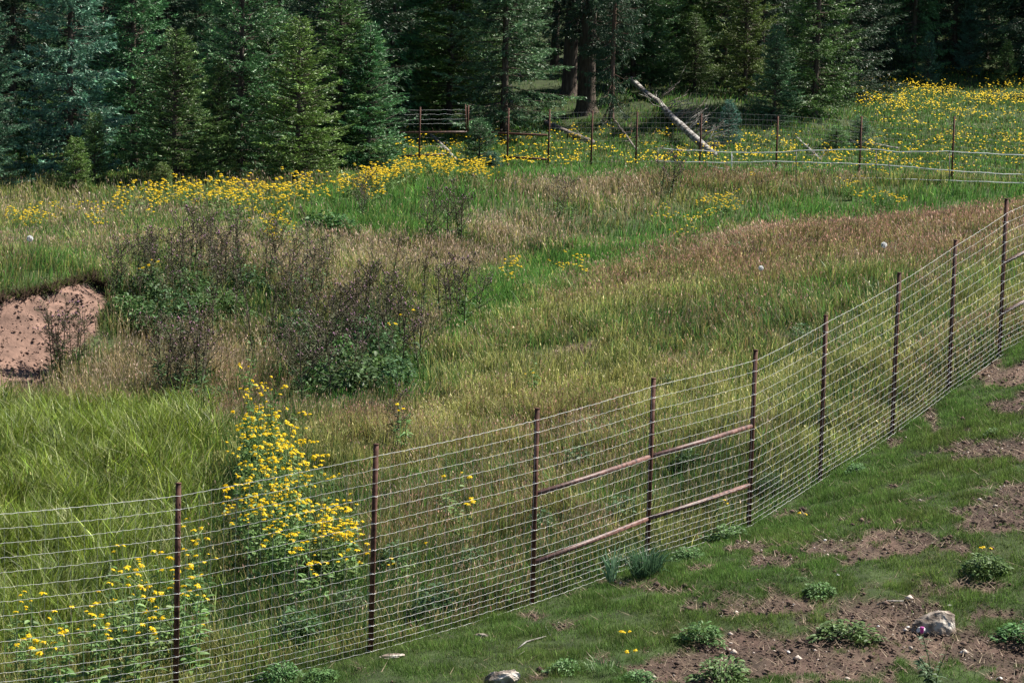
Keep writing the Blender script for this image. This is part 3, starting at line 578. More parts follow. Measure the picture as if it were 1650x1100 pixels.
# rows behind, and the shaded edge on the right, darkened by needle tint
BACK = [(-60, 104), (20, 106), (70, 112), (160, 110), (190, 118), (250, 109), (310, 112), (330, 122), (420, 110), (440, 120), (470, 128), (560, 118), (590, 130), (690, 132), (740, 136), (770, 142), (700, 150), (830, 146), (855, 158), (1000, 142), (1020, 136), (970, 152), (1050, 150), (1110, 148), (1140, 160), (1200, 152), (1260, 142), (1290, 150), (1340, 141), (1365, 150), (20, 125), (120, 128), (250, 130), (390, 132), (530, 142), (640, 145), (930, 165), (1085, 168)]
for i, (px, d) in enumerate(BACK):
    left = px < 620
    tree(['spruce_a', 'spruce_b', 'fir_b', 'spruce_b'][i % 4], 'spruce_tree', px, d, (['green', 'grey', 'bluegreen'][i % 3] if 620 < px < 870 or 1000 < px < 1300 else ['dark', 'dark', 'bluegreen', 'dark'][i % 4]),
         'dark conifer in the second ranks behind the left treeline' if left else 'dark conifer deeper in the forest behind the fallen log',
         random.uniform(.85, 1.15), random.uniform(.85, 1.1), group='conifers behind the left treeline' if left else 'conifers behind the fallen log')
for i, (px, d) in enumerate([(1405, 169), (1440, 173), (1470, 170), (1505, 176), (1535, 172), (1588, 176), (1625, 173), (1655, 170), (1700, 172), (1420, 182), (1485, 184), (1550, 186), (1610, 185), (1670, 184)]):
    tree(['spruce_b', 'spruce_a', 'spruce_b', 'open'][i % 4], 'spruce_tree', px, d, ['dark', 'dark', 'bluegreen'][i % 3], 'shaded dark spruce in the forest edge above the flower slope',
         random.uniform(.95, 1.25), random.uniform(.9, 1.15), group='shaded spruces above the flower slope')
# tall trees outside the frame on the right that shade the forest edge
for (x, y, s) in [(38, 176, 1.5), (44, 170, 1.5), (42, 186, 1.6), (50, 180, 1.5), (47, 192, 1.5)]:
    tree('spruce_b', 'spruce_tree', 0, 0, 'dark', 'tall spruce beyond the right edge of the photo', s, s*.9, group='tall spruces beyond the right edge', pos=(x, y, float(gz(x, y))))

# ------------------------------------------------------------------ fences
WG = [.0, .07, .14, .215, .295, .38, .47, .565, .665, .775, .895, 1.025, 1.165, 1.315, 1.47, 1.625, 1.78, 1.935, 2.09, 2.24]
def near_fence():
    rt = empty('wire_fence', fpt[4], 'tall woven wire fence with rusty pipe posts crossing the foreground', 'fence')
    o = np.array(rt.location)
    pts = [p-o for p in fpt]
    R_ = np.random.default_rng(5); tops = []
    for i, p in enumerate(pts):
        m = MB(); h = HP[i]; tl = R_.normal(0, .010, 2); m.tube([p+(0, 0, -.1), p+(tl[0]*.5, 0, h*.5), p+(tl[0], tl[1], h)], .031, 14)
        m.tube([p+(tl[0], tl[1], h-.005), p+(tl[0], tl[1], h+.006)], .034, 14); tops.append(p+(tl[0], tl[1], h))
        post = m.build('post', M_rust, rt)
        c = MB()                                           # wire ties round the post
        for wz in WG[::2]:
            a = p+(tl[0]*wz/h, tl[1]*wz/h, wz+.03)
            c.tube([a+(.036*math.cos(t), .036*math.sin(t), .006*math.sin(t*2)) for t in np.linspace(0, 6.28, 9)], .0028, 4, cap=False)
        c.build('wire_tie', M_wire, post)
    def rail(i, j, z1, z2):
        m = MB(); a, b = pts[i]+(0, -.0, z1), pts[j]+(0, 0, z2); d = (b-a)/np.linalg.norm(b-a)
        m.tube([a+d*.034, (a+b)/2+(0, 0, -.008), b-d*.034], .030, 12); m.build('rail', M_rail, rt)
    rail(3, 4, 1.36, 1.36); rail(4, 5, 1.36, 1.38); rail(3, 4, .52, .56); rail(4, 5, .56, .58)
    rail(9, 10, 1.48, 1.5); rail(9, 10, .68, .70)
    # woven wire hung on the camera side of the posts: one panel per bay
    for i in range(len(pts)-1):
        a, b = pts[i], pts[i+1]; L = np.linalg.norm((b-a)[:2]); dirv = (b-a)/L; nrm = np.array([dirv[1], -dirv[0], 0])
        n = int(L/.15); m = MB()
        kk = np.arange(0, n*2+1)/(n*2)
        for j, wz in enumerate(WG):
            sag = .012*np.sin(np.pi*kk)*(1+.4*R_.normal()); 
            zz = wz+.03 - sag + .0032*np.where(np.arange(len(kk)) % 2, 1, -1) + R_.normal(0, .0015, len(kk))
            P = a[None] + (b-a)[None]*kk[:, None] + nrm[None]*(.036+R_.normal(0, .002, len(kk)))[:, None]; P[:, 2] += zz
            m.tube(P, .0015 if j not in (0, 19) else .0021, 4, cap=False)
        m.build('horizontal_wires', M_wire, rt, smooth=False)
        v = MB()
        for q in range(n):
            f = (q+.5)/n; P = a+(b-a)*f+nrm*.038
            v.tube([P+(R_.normal(0, .004), 0, z+.03) for z in np.linspace(0, 2.24, 9)], .0009, 3, cap=False)
        v.build('vertical_stays', M_wire, rt, smooth=False)
near_fence()

FARP = [(675, 172, 247), (752, 169, 214), (817, 174, 252), (883, 176, 271), (952, 178, 270), (1024, 180, 273), (1127, 183, 272), (1250, 187, 280), (1384, 187, 291), (1533, 187, 294), (1700, 196, 300)]
def far_at(px): return float(np.interp(px, [600, 882, 1250, 1534, 1700], [113, 111, 108, 106, 105.5]))
def far_fence():
    P = []
    for px, t, b in FARP: x, y, z = gpt(px, far_at(px)); P.append(np.array([x, y, z]))
    rt = empty('wire_fence', P[4], 'distant woven wire fence with thin rusty posts in front of the forest', 'fence'); o = np.array(rt.location); P = [p-o for p in P]
    def topz(px, t, q): # height so that the top falls where the photo has it
        d = (q+o-CAM)@cf; u = unproj(px, t, d); return u[2]-o[2]
    tz = [topz(px, t, q) for (px, t, b), q in zip(FARP, P)]
    for q, z, (px, t, b) in zip(P, tz, FARP):
        m = MB(); base = q[2]-.1
        if px == 752: base = topz(px, 214, q)
        m.tube([(q[0], q[1], base), (q[0], q[1], z)], .036, 8); m.build('post', M_rust, rt)
    def hbar(px1, y1, px2, y2, mt, r=.034):
        d1, d2 = far_at(px1), far_at(px2); a = unproj(px1, y1, d1)-o; b = unproj(px2, y2, d2)-o; m = MB(); m.tube([a, b], r*1.25, 8); m.build('rail', mt, rt)
    hbar(643, 214, 752, 213, M_rail); hbar(647, 252, 716, 249, M_rail); hbar(786, 214, 882, 218, M_rust); hbar(812, 253, 881, 257, M_rust)
    hbar(750, 169, 751, 214, M_rust, .02)
    for i in range(3, len(P)-1):                           # mesh from the right frame onwards
        a, b = P[i], P[i+1]; L = np.linalg.norm(b-a); m = MB(); v = MB()
        for wz in (.1, .3, .5, .8, 1.1, 1.4, 1.6, 1.8, 2.0, 2.2):
            m.tube([a+(0, -.03, wz), (a+b)/2+(0, -.03, wz-.01), b+(0, -.03, wz)], .0035, 3, cap=False)
        m.build('horizontal_wires', M_farwire, rt, smooth=False)
        for q in range(int(L/.16)):
            p = a+(b-a)*(q+.5)/int(L/.16); v.tube([p+(0, -.03, .1), p+(0, -.03, 2.2)], .0028, 3, cap=False)
        v.build('vertical_stays', M_farwire, rt, smooth=False)
    # the strands in the left frame
    m = MB()
    for yy in (178, 185, 193, 200, 222, 236):
        xs = np.linspace(651, 750 if yy < 214 else 716, 10); m.tube([unproj(x, yy-(x-651)*.01+1.0*math.sin(x*.3+yy), far_at(x)-.05)-o for x in xs], .0045, 4, cap=False)
    m.build('horizontal_wires', M_wire, rt, smooth=False)
far_fence()
def tape_fence():
    rows = [[(1062, 239), (1095, 242), (1130, 243), (1180, 246), (1250, 246), (1282, 243), (1380, 241), (1412, 241), (1450, 245), (1525, 244), (1600, 248), (1720, 254)],
            [(1057, 260), (1100, 261), (1180, 262), (1250, 260), (1310, 262), (1380, 264), (1440, 267), (1530, 275), (1610, 280), (1720, 284)],
            [(1140, 267), (1180, 274), (1250, 280), (1310, 286), (1400, 287), (1530, 291), (1640, 295), (1720, 296)]]
    dt = lambda x: far_at(x)-.9
    a = gpt(1180, dt(1180)); rt = empty('tape_fence', a, 'low white electric tape fence with slack strands in front of the far fence', 'fence'); o = np.array(a)
    for r in rows:
        X = np.array(r, float); xs = np.arange(X[0, 0], X[-1, 0], 8); ys = np.interp(xs, X[:, 0], X[:, 1]) + np.array([.35*math.sin(x*.11)+.25*math.sin(x*.37) for x in xs])
        m = MB(); m.tube([unproj(x, y, dt(x))-o for x, y in zip(xs, ys)], .016, 5); m.build('tape', M_tape, rt)
    for px, t, b in [(1060, 238, 276), (1179, 245, 278), (1283, 243, 262), (1412, 241, 262), (1433, 262, 290), (1530, 243, 292)]:
        x, y, z = gpt(px, dt(px)); tp = unproj(px, t, dt(px)); m = MB(); m.tube([(x-o[0], y-o[1], z-o[2]-.05), (tp[0]-o[0], tp[1]-o[1], tp[2]-o[2])], .018, 6); m.build('post', M_tape if px == 1179 else M_darkwood, rt)
tape_fence()

# ------------------------------------------------------------------ fallen logs, sticks
def log(name, A_, B_, r1, r2, matl, label, nbr=0, seed=1, lift=.0, bl=(.3, 1.1), cat='log', updir=.6, prefer=None):
    """a trunk lying on the terrain from pixel A_ (px, depth) to B_ with snapped branch stubs"""
    R_ = np.random.default_rng(seed); a = np.array(gpt(*A_)); b = np.array(gpt(*B_)); n = 12; P = []
    for t in np.linspace(0, 1, n):
        p = a+(b-a)*t; p[2] = max(gz(p[0], p[1])+r1*.35, p[2]+r1*.7+lift*t); P.append(p)
    P = np.array(P); P += np.cumsum(R_.normal(0, .012, P.shape), 0)
    rt = empty(name, a, label, cat); P = P-a; rad = np.linspace(r1, r2, n)*R_.uniform(.92, 1.08, n)
    m = MB(); m.tube(P, rad, 10); m.build('stem', matl, rt)
    d = (P[-1]-P[0])/np.linalg.norm(P[-1]-P[0]); s = np.cross(d, (0, 0, 1))
    if nbr:
        for i in range(nbr):
            t = R_.uniform(.06, .72); p = P[0]+(P[-1]-P[0])*t; p = np.array([np.interp(t, np.linspace(0, 1, n), P[:, k]) for k in range(3)])
            sg = (prefer if (prefer and R_.uniform() < .8) else R_.choice([-1, 1])); v = s*sg*R_.uniform(.4, 1)+np.array([0, 0, R_.uniform(.1, updir*1.6)])+d*R_.normal(-.1, .3); v /= np.linalg.norm(v); L = R_.uniform(*bl)
            q1 = p+v*L*.5+R_.normal(0, .05, 3); q2 = p+v*L+R_.normal(0, .08, 3)
            m = MB(); m.tube([p, q1, q2], [.024, .015, .006], 4)
            for w_ in range(3):
                f = R_.uniform(.3, .9); pp = p+(q2-p)*f; vv = v+R_.normal(0, .6, 3); m.tube([pp, pp+vv*L*.3], [.010, .004], 3)
            m.build('broken_branch', matl if R_.uniform() < .7 else M_darkwood, rt)
log('fallen_log', (1150, 117.5), (1018, 134.5), .17, .13, M_deadwood, 'long bleached fallen log with many broken branches, sloping up to the old trunks', 44, 2, lift=.25, bl=(.4, 1.5), prefer=1)
log('fallen_log', (953, 122.5), (878, 127), .15, .13, M_darkwood, 'dark lying log behind the posts left of the thickest trunk', 4, 3, bl=(.1, .4))
log('fallen_log', (1448, 121.5), (1368, 123.5), .10, .14, M_deadwood, 'pale grey log lying by the squat spruce on the flower slope', 6, 4, bl=(.1, .6))
log('fallen_log', (1468, 118), (1402, 118.5), .05, .06, M_deadwood, 'thin bleached pole just below the pale grey log', 0, 5)
log('fallen_log', (1322, 117), (1284, 124), .07, .05, M_deadwood, 'short grey dead branch below the tall corner spruce', 10, 6, bl=(.1, .5))
log('dead_branch', (738, 113.8), (695, 122), .07, .06, M_deadwood, 'broken dead pole lying behind the left rusty frame', 4, 7, bl=(.2, .5), lift=.2)
log('dead_branch', (1028, 120), (990, 127), .05, .03, M_darkwood, 'thin dark dead limb on the bare earth under the old trunks', 8, 8, bl=(.2, .6))
def dead_boughs():
    R_ = np.random.default_rng(44); x, y, z = gpt(795, 126.6); rt = empty('dead_bough', (x, y, z), 'tangle of bare grey boughs hanging below the drooping spruce', 'branch')
    for i in range(26):
        m = MB(); st = np.array([R_.uniform(-1.4, 1.2), R_.uniform(-.3, .3), R_.uniform(1.0, 3.2)]); en = st+np.array([R_.normal(0, .5), R_.uniform(-1.6, -.3), -R_.uniform(.5, 1.4)]); md = (st+en)/2+(0, 0, .25)
        m.tube([st, md, en], [.018, .012, .004], 4)
        for k in range(5): f = R_.uniform(.2, 1); p = md+(en-md)*f; m.tube([p, p+R_.normal(0, .22, 3)+(0, 0, -.15)], [.006, .003], 3)
        m.build('bare_twig', M_deadwood if i % 3 else M_darkwood, rt)
dead_boughs()

# ------------------------------------------------------------------ leafy plants
def quadleaf(base, d, L, W, bend, R_):
    """a folded, pointed leaf: 2 quads + 2 tris"""
    d = d/np.linalg.norm(d); s = np.cross(d, (0, 0, 1.0)); s = s/(np.linalg.norm(s)+1e-9); s = s*math.cos(bend)+np.cross(d, s)*math.sin(bend)
    n_ = np.cross(s, d); p1 = base+d*L*.35; p2 = base+d*L*.72-np.array([0, 0, L*.12]); p3 = base+d*L-np.array([0, 0, L*.30])
    V = [base, p1+s*W*.5+n_*W*.15, p1-s*W*.5+n_*W*.15, p2+s*W*.38+n_*W*.1, p2-s*W*.38+n_*W*.1, p3, p1, p2]
    F = [(0, 6, 1), (0, 2, 6), (6, 7, 3, 1), (6, 2, 4, 7), (7, 5, 3), (7, 4, 5)]
    return V, F
def flower_mesh(R_, size, simple=False):
    """drooping-rayed yellow daisy head with a greenish brown cone, base at origin"""
    pt = MB(); n = 9 if not simple else 7; a0 = R_.uniform(0, 6.28)
    for i in range(n):
        a = a0+i*6.283/n+R_.normal(0, .12); dr = R_.uniform(.1, .75); d = np.array([math.cos(a), math.sin(a), 0]); s = np.array([-math.sin(a), math.cos(a), 0])*size*.13
        p0 = d*size*.10; p1 = d*size*.33-np.array([0, 0, size*dr*.18]); p2 = d*size*.5-np.array([0, 0, size*dr*.5]); c = np.array([.88, .60, .010])*R_.uniform(.85, 1.12)
        pt.add([p0-s*.5, p0+s*.5, p1+s, p1-s, p2+s*.35, p2-s*.35], [(0, 1, 2, 3), (3, 2, 4, 5)], c)
    return pt
def cone_mesh(size, mbx=None, o=np.zeros(3)):
    m = mbx or MB(); r = size*.12; k = 6; V = []
    for ring, (z, q) in enumerate([(0, 1.0), (.9, .85), (1.6, .35)]):
        for j in range(k): V.append(o+(r*q*math.cos(j*6.283/k), r*q*math.sin(j*6.283/k), z*r))
    F = [(r_*k+j, r_*k+(j+1) % k, (r_+1)*k+(j+1) % k, (r_+1)*k+j) for r_ in range(2) for j in range(k)]+[tuple(2*k+j for j in range(k))]
    m.add(V, F, (.20, .17, .03)); return m
def coneflower(seed, Hh, nst, spread, nfl, hs=.095, leafy=1.0, lw=.05):
    """returns foliage mesh, list of head positions and one combined blossoms mesh"""
    R_ = np.random.default_rng(seed); fo = MB(); hp = []
    for i in range(nst):
        a = R_.uniform(0, 6.28); b0 = np.array([math.cos(a), math.sin(a), 0])*R_.uniform(0, spread*.5); h = Hh*R_.uniform(.42, 1.05)
        top = b0*2.2+np.array([R_.normal(0, .08), R_.normal(0, .08), h]); md = (b0+top)/2+R_.normal(0, .03, 3)
        gcol = np.array([.15, .24, .075])*R_.uniform(.8, 1.2)
        fo.tube([b0-(0, 0, .05), md, top*np.array([1, 1, .9])], [.009, .007, .004], 4, gcol, cap=False)
        nl = int(16*leafy*Hh)
        for k in range(nl):
            t = R_.uniform(.05, .86); p = b0+(top-b0)*t; aa = R_.uniform(0, 6.28); d = np.array([math.cos(aa), math.sin(aa), R_.uniform(-.1, .7)])
            L = (.20-.12*t)*R_.uniform(.7, 1.3)*min(1, Hh); V, F = quadleaf(p, d, L, L*.30, R_.normal(0, .6), R_); fo.add(V, F, np.array([.13, .215, .06])*R_.uniform(.6, 1.35))
        for j in range(nfl):
            aa = R_.uniform(0, 6.28); br = top*np.array([1, 1, R_.uniform(.72, .9)]); tip = br+np.array([math.cos(aa)*R_.uniform(.05, .22), math.sin(aa)*R_.uniform(.05, .22), R_.uniform(.08, .26)])
            fo.tube([br, (br+tip)/2+(0, 0, -.02), tip], [.004, .0035, .003], 3, gcol, cap=False); hp.append(tip)
    return fo, hp
CF_NEAR = []
R9 = np.random.default_rng(9)
FLM = []
for i in range(4):
    f = flower_mesh(R9, .092); FLM.append((f.mesh('ray_petals', M_petal, smooth=False), cone_mesh(.092).mesh('cone', M_petal)))
for i in range(5):
    fo, hp = coneflower(20+i, 1.6, 4, .34, 3, leafy=.85); CF_NEAR.append((fo.mesh('foliage', M_leaf, smooth=False), hp))
def near_cone(px, py, s, label, group, k=None, maxh=99):
    x, y, z = ground(px, py); fm, hp = CF_NEAR[k if k is not None else int(R9.integers(5))]
    rt = empty('coneflower', (x, y, z), label, 'flower', group, rz=R9.uniform(0, 6.28), s=s); rt.scale = (min(1, s*1.15), min(1, s*1.15), s)
    link(bpy.data.objects.new('foliage', fm), rt)
    for h in hp[:maxh]:
        a, b = FLM[int(R9.integers(4))]; f = link(bpy.data.objects.new('flower_head', a), rt); f.location = h; q = .9/s**.5*R9.uniform(.5, 1.15); f.scale = (q, q, q)
        f.rotation_euler = (R9.normal(0, .3), R9.normal(0, .3), R9.uniform(0, 6.28)); f['category'] = ''
        del f['category']
# big patch behind the near fence
G1 = 'coneflowers in the tall patch behind the fence'
L1 = 'tall leafy coneflower with drooping yellow heads in the dense patch behind the fence'
for i in range(46):
    t = R9.uniform(0, 1); py = 765+t*215; c = np.interp(py, [765, 850, 980], [418, 432, 472]); wd = np.interp(py, [765, 850, 980], [22, 46, 80])
    near_cone(c+R9.uniform(-1, 1)*wd, py+R9.normal(0, 6), R9.uniform(.85, 1.12), L1, G1)
for i in range(12): near_cone(R9.uniform(490, 575), R9.uniform(930, 1000), R9.uniform(.6, .85), L1, G1)
L2 = 'coneflower with yellow heads in the looser patch at the left, behind the fence'
for px, py in [(35, 1105), (60, 1130), (100, 1140), (150, 1120), (175, 1085), (200, 1090), (215, 1065), (235, 1090), (250, 1060), (270, 1080), (300, 1060), (310, 1085), (190, 1130), (225, 1130), (320, 1020), (310, 985)]:
    near_cone(px, py, R9.uniform(.8, 1.02), L2, 'coneflowers in the loose left patch', maxh=8)
for px, py, s, mh, lab in [(717, 860, .7, 3, 'slim coneflower with an orange-yellow head left of the first gate post'), (745, 900, .7, 4, 'coneflower behind the wires between second post and rusty rails'),
                       (650, 960, .55, 4, 'low yellow coneflower close behind the fence, right of second post'), (1160, 850, .45, 3, 'yellow flower just below the lower rusty rail'),
                       (648, 740, .75, 4, 'lone coneflower with flat yellow heads above the second post'), (860, 640, .6, 3, 'thin coneflower stalk standing alone in the open meadow'),
                       (655, 600, .8, 6, 'coneflower at the right edge of the dark thistle thicket'), (395, 650, .9, 5, 'thin stalk with yellow heads above the tall coneflower patch'), (530, 900, .9, 6, 'coneflower at the right flank of the tall patch'),
                       (562, 945, .8, 5, 'coneflower between the tall patch and the second post'), (715, 835, .5, 2, 'small yellow flower in meadow grass behind the wires'),
                       (235, 500, .9, 6, 'coneflower among the dark thistles above the bare bank')]:
    near_cone(px, py, s, lab, None, maxh=mh)
# farther plants: foliage + blossoms
CF_FAR = []
for i in range(6):
    Hh = 1.05 if i < 3 else .62
    fo, hp = coneflower(50+i, Hh, 5 if i < 3 else 4, .5, 3, leafy=.8)
    bl = MB(); rr = np.random.default_rng(90+i)
    for h in hp:
        f = flower_mesh(rr, .105, True); V = np.concatenate(f.V)+h
        bl.V.append(V); bl.C.append(np.concatenate(f.C)); bl.L.extend([a+bl.n for a in f.L]); bl.T.extend(f.T); bl.n += len(V); cone_mesh(.12, bl, h)
    CF_FAR.append((fo.mesh('foliage', M_leaf, smooth=False), bl.mesh('blossoms', M_petal, smooth=False)))
def far_cone(px, py, s, label, group, small=False, pos=None):
    x, y, z = pos or ground(px, py); i = int(R9.integers(3))+(3 if small else 0)
    rt = empty('coneflower', (x, y, z), label, 'flower', group, rz=R9.uniform(0, 6.28), s=s)
    link(bpy.data.objects.new('foliage', CF_FAR[i][0]), rt); link(bpy.data.objects.new('blossoms', CF_FAR[i][1]), rt)
LB = 'yellow coneflower in the bright band along the foot of the left trees'; GB = 'coneflowers along the left treeline'
for i in range(62):
    px = R9.uniform(175, 610); top = np.interp(px, [175, 400, 610], [300, 290, 272]); far_cone(px, top+45+abs(R9.normal(0, 14)), R9.uniform(.75, 1.1), LB, GB)
LM = 'yellow coneflower massed in front of the left rusty frame'; GM = 'coneflowers massed by the rusty frames'
for i in range(50):
    px = R9.uniform(585, 780); top = np.interp(px, [585, 700, 780], [272, 246, 252]); far_cone(px, top+42+abs(R9.normal(0, 9)), R9.uniform(.75, 1.05), LM, GM)
for px, py, n, lab in [(450, 400, 7, 'yellow coneflower in the small cluster on the left meadow plateau'), (445, 370, 4, 'yellow coneflower in the small cluster on the left meadow plateau'), (1160, 345, 6, 'yellow coneflower in the cluster on the far meadow rise'), (1140, 355, 4, 'yellow coneflower in the cluster on the far meadow rise'),
                       (1380, 325, 4, 'yellow coneflower in front of the white tape fence'), (1440, 335, 4, 'yellow coneflower near the right end of the green strip'), (840, 462, 3, 'yellow coneflower on the lush swale edge'), (918, 452, 3, 'yellow coneflower in the lush green swale'),
                       (1120, 395, 2, 'yellow coneflower where green strip meets rusty grass'), (1075, 365, 2, 'yellow coneflower above the green swale'), (40, 375, 5, 'yellow coneflower on the plateau near the left edge'), (140, 375, 3, 'yellow coneflower left of the yellow band'), (15, 375, 3, 'yellow coneflower at the far left edge'), (80, 365, 3, 'yellow coneflower among grass at the left')]:
    for i in range(n): far_cone(px+R9.normal(0, 16), py+R9.normal(0, 5), R9.uniform(.55, .85), lab, 'coneflowers: '+lab[17:], small=(i % 2 == 1))
LF = 'small yellow daisy plant in the flowery strip behind the far fence'; GF = 'yellow flowers behind the far fence'
for i in range(62):
    px = R9.uniform(640, 1650); py = R9.uniform(222, 296)
    far_cone(px, py, R9.uniform(.6, .95), LF, GF, small=True)
# countless flowers of the slope
def wildflowers():
    R_ = np.random.default_rng(71); n = 13000; x = R_.uniform(-8, 40, n); y = R_.uniform(108, 172, n); z = gz(x, y); px, py, dp = proj(np.stack([x, y, z], 1))
    den = vnoise(x*.35, y*.18, 72, 3)
    w_ = np.where((px > 1380) & (py < 225), .48+den*.95+.25*np.exp(-((py-165)/22)**2), np.where(py > 222, .30+den*.6, 0))
    w_ = np.where((px < 1380) & (py < 205), 0, w_); w_ = np.where((px > 1380) & (py > 205) & (py < 235), w_*.7, w_)
    k = (px > 640) & (px < 1800) & (R_.uniform(0, 1, n) < w_); x, y, z, px, py = x[k], y[k], z[k], px[k], py[k]; n = len(x)
    V = []; C = []; L = []; T = []; b = 0
    F_ = MB()
    for i in range(n):
        h = R_.uniform(.35, .6) if py[i] > 225 else R_.uniform(.4, .8); m = int(R_.integers(1, 4))
        for j in range(m):
            o = np.array([x[i]+R_.normal(0, .12), y[i]+R_.normal(0, .12), z[i]+h*R_.uniform(.8, 1.05)]); s = R_.uniform(.022, .055); a = R_.uniform(0, 6.28); k5 = 5
            rim = [o+np.array([math.cos(a+q*6.283/k5)*s, math.sin(a+q*6.283/k5)*s, R_.uniform(-.55, .25)*s]) for q in range(k5)]
            F_.add(rim+[o+(0, 0, s*.5)], [(q, (q+1) % k5, 5) for q in range(k5)], np.array([.86, .60, .014])*R_.uniform(.75, 1.1))
            F_.add([(x[i]-.006, y[i], z[i]), (x[i]+.006, y[i], z[i]), o-(0, 0, .01)], [(0, 1, 2)], (.06, .11, .03))
    o = F_.build('wildflowers', M_petal, smooth=False); tag(o, 'countless small yellow flowers over the slope and behind the far fence', 'flowers', kind='stuff')
    # broad leaves below them
    n = 26000; x = R_.uniform(-10, 42, n); y = R_.uniform(106, 172, n); z = gz(x, y); px, py, dp = proj(np.stack([x, y, z], 1)); k = (px > 630) & (px < 1850) & ((px > 1370) | (py > 205)) & (py < 285); x, y, z = x[k], y[k], z[k]; n = len(x)
    h = R_.uniform(.05, .35, n); a = R_.uniform(0, 6.28, n); ln = R_.uniform(.06, .16, n); d = np.stack([np.cos(a), np.sin(a), R_.uniform(-.3, .5, n)], 1); s = np.stack([-np.sin(a), np.cos(a), R_.normal(0, .3, n)], 1)
    P = np.stack([x, y, z+h], 1); V = np.stack([P-s*(ln*.3)[:, None], P+s*(ln*.3)[:, None], P+d*ln[:, None]], 1).reshape(-1, 3)
    col = np.array([.07, .13, .045])*R_.uniform(.6, 1.5, (n, 1)); o = link(bpy.data.objects.new('ground_cover', mesh_np('ground_cover', V, np.arange(3*n), np.full(n, 3), [M_leaf], np.repeat(col, 3, 0)))); tag(o, 'broad-leaved green ground cover behind the far fence', 'ground cover', kind='stuff')
wildflowers()

# thistles
def thistle(seed, Hh, nb, spread=.5, nlf=60):
    R_ = np.random.default_rng(seed); st = MB(); hd = MB()
    def head(p, r):
        for (dz, rr_, c) in [(0, 1.0, (.060, .048, .026))]+([(r*1.3, .75, (.34, .16, .26))] if R_.uniform() < .35 else []):
            V = [p+(rr_*r*math.cos(q*1.2566), rr_*r*math.sin(q*1.2566), dz) for q in range(5)]+[p+(0, 0, dz+r*1.1), p+(0, 0, dz-r)]
            hd.add(V, [(q, (q+1) % 5, 5) for q in range(5)]+[((q+1) % 5, q, 6) for q in range(5)], np.array(c)*R_.uniform(.7, 1.4))
    def twig(a, d, L, r, lev):
        b = a+d*L*.5+R_.normal(0, .02, 3); c = a+d*L+np.array([0, 0, L*.12]); col = np.array([.080, .060, .042])*R_.uniform(.7, 1.3)
        st.tube([a, b, c], [r, r*.8, r*.5], 4, col, cap=False)
        if lev < 2:
            for i in range(3 if lev else nb):
                t = R_.uniform(.3 if not lev else .3, .97); p = a+(c-a)*t; aa = R_.uniform(0, 6.28); v = d+np.array([math.cos(aa), math.sin(aa), 0])*R_.uniform(.6, 1.3); v /= np.linalg.norm(v)
                twig(p, v, L*(.50 if not lev else .5)*(1.2-t)*R_.uniform(.7, 1.3)+.06, r*.55, lev+1)
        if lev > 0: head(c, R_.uniform(.014, .022))
        nl = int(nlf*(1 if lev == 0 else .09))
        for i in range(nl):
            t = R_.uniform(.02, 1)**1.2; p = a+(c-a)*t; aa = R_.uniform(0, 6.28); v = np.array([math.cos(aa), math.sin(aa), R_.uniform(0, .8)]); Ll = (.20*(1-t)+.05)*R_.uniform(.6, 1.2)*(1 if lev == 0 else .5); s = np.cross(v, (0, 0, 1))*Ll*.13
            g_ = np.array([.060, .115, .038]) if t < .5 and lev == 0 else np.array([.078, .080, .038]); q = p+v*Ll*.5
            st.add([p, q+s, p+v*Ll-(0, 0, Ll*.2), q-s], [(0, 1, 2, 3)], g_*R_.uniform(.6, 1.4))
    twig(np.zeros(3), np.array([R_.normal(0, .06), R_.normal(0, .06), 1.0]), Hh, .014, 0)
    st.V += hd.V; st.C += hd.C; st.L += [a+st.n for a in hd.L]; st.T += hd.T; return st.mesh('thistle', M_stalk, smooth=False)
TH = [thistle(200+i, 1.3, [4, 6, 7, 3, 5, 8][i], nlf=62) for i in range(6)]
def put_thistle(px, py, s, label, group):
    x, y, z = ground(px, py); rt = link(bpy.data.objects.new('thistle', TH[int(R9.integers(6))])); rt.location = (x, y, z-.03); rt.rotation_euler = (0, 0, R9.uniform(0, 6.28)); tag(rt, label, 'thistle', group); q = s*R9.uniform(.8, 1.2); rt.scale = (q, q, s); rt.rotation_euler = (R9.normal(0, .07), R9.normal(0, .07), rt.rotation_euler[2])
def cl_th(n, cx, cy, sx, sy, s0, s1, label):
    for i in range(n): put_thistle(cx+R9.normal(0, sx), cy+R9.normal(0, sy), R9.uniform(s0, s1), label, 'thistles: '+label)
cl_th(34, 550, 600, 48, 30, .7, 1.1, 'dark brown-stemmed thistle in the dense central thicket')
cl_th(16, 620, 560, 32, 30, .7, 1.1, 'thistle at the right shoulder of the dense central thicket')
cl_th(27, 270, 500, 56, 28, .7, 1.1, 'purplish thistle in the broad thicket right of the bare bank')
cl_th(16, 350, 455, 60, 22, .7, 1.1, 'thistle along the top of the left thicket')
cl_th(18, 440, 500, 50, 38, .7, 1.1, 'thistle between the left and the central thicket')
cl_th(10, 560, 480, 60, 18, .6, 1.0, 'thistle in grass behind the central thicket')
cl_th(9, 118, 598, 20, 12, .7, .95, 'thistle growing at the foot of the bare earth bank')
cl_th(12, 310, 640, 25, 10, .8, 1.15, 'thistle in the small clump on tan grass above the coneflowers')
cl_th(3, 262, 640, 4, 6, .9, 1.1, 'lone thistle left of the small clump')
cl_th(3, 482, 655, 4, 6, .9, 1.1, 'thistle with bare stalk below the central thicket')
cl_th(9, 735, 520, 20, 10, .8, 1.15, 'spreading thistle at the right end of the thickets')
cl_th(4, 690, 395, 16, 8, .9, 1.2, 'thistle on the green plateau behind the thickets')
cl_th(3, 745, 405, 9, 8, 1.0, 1.25, 'tall thistle on the plateau edge right of centre')
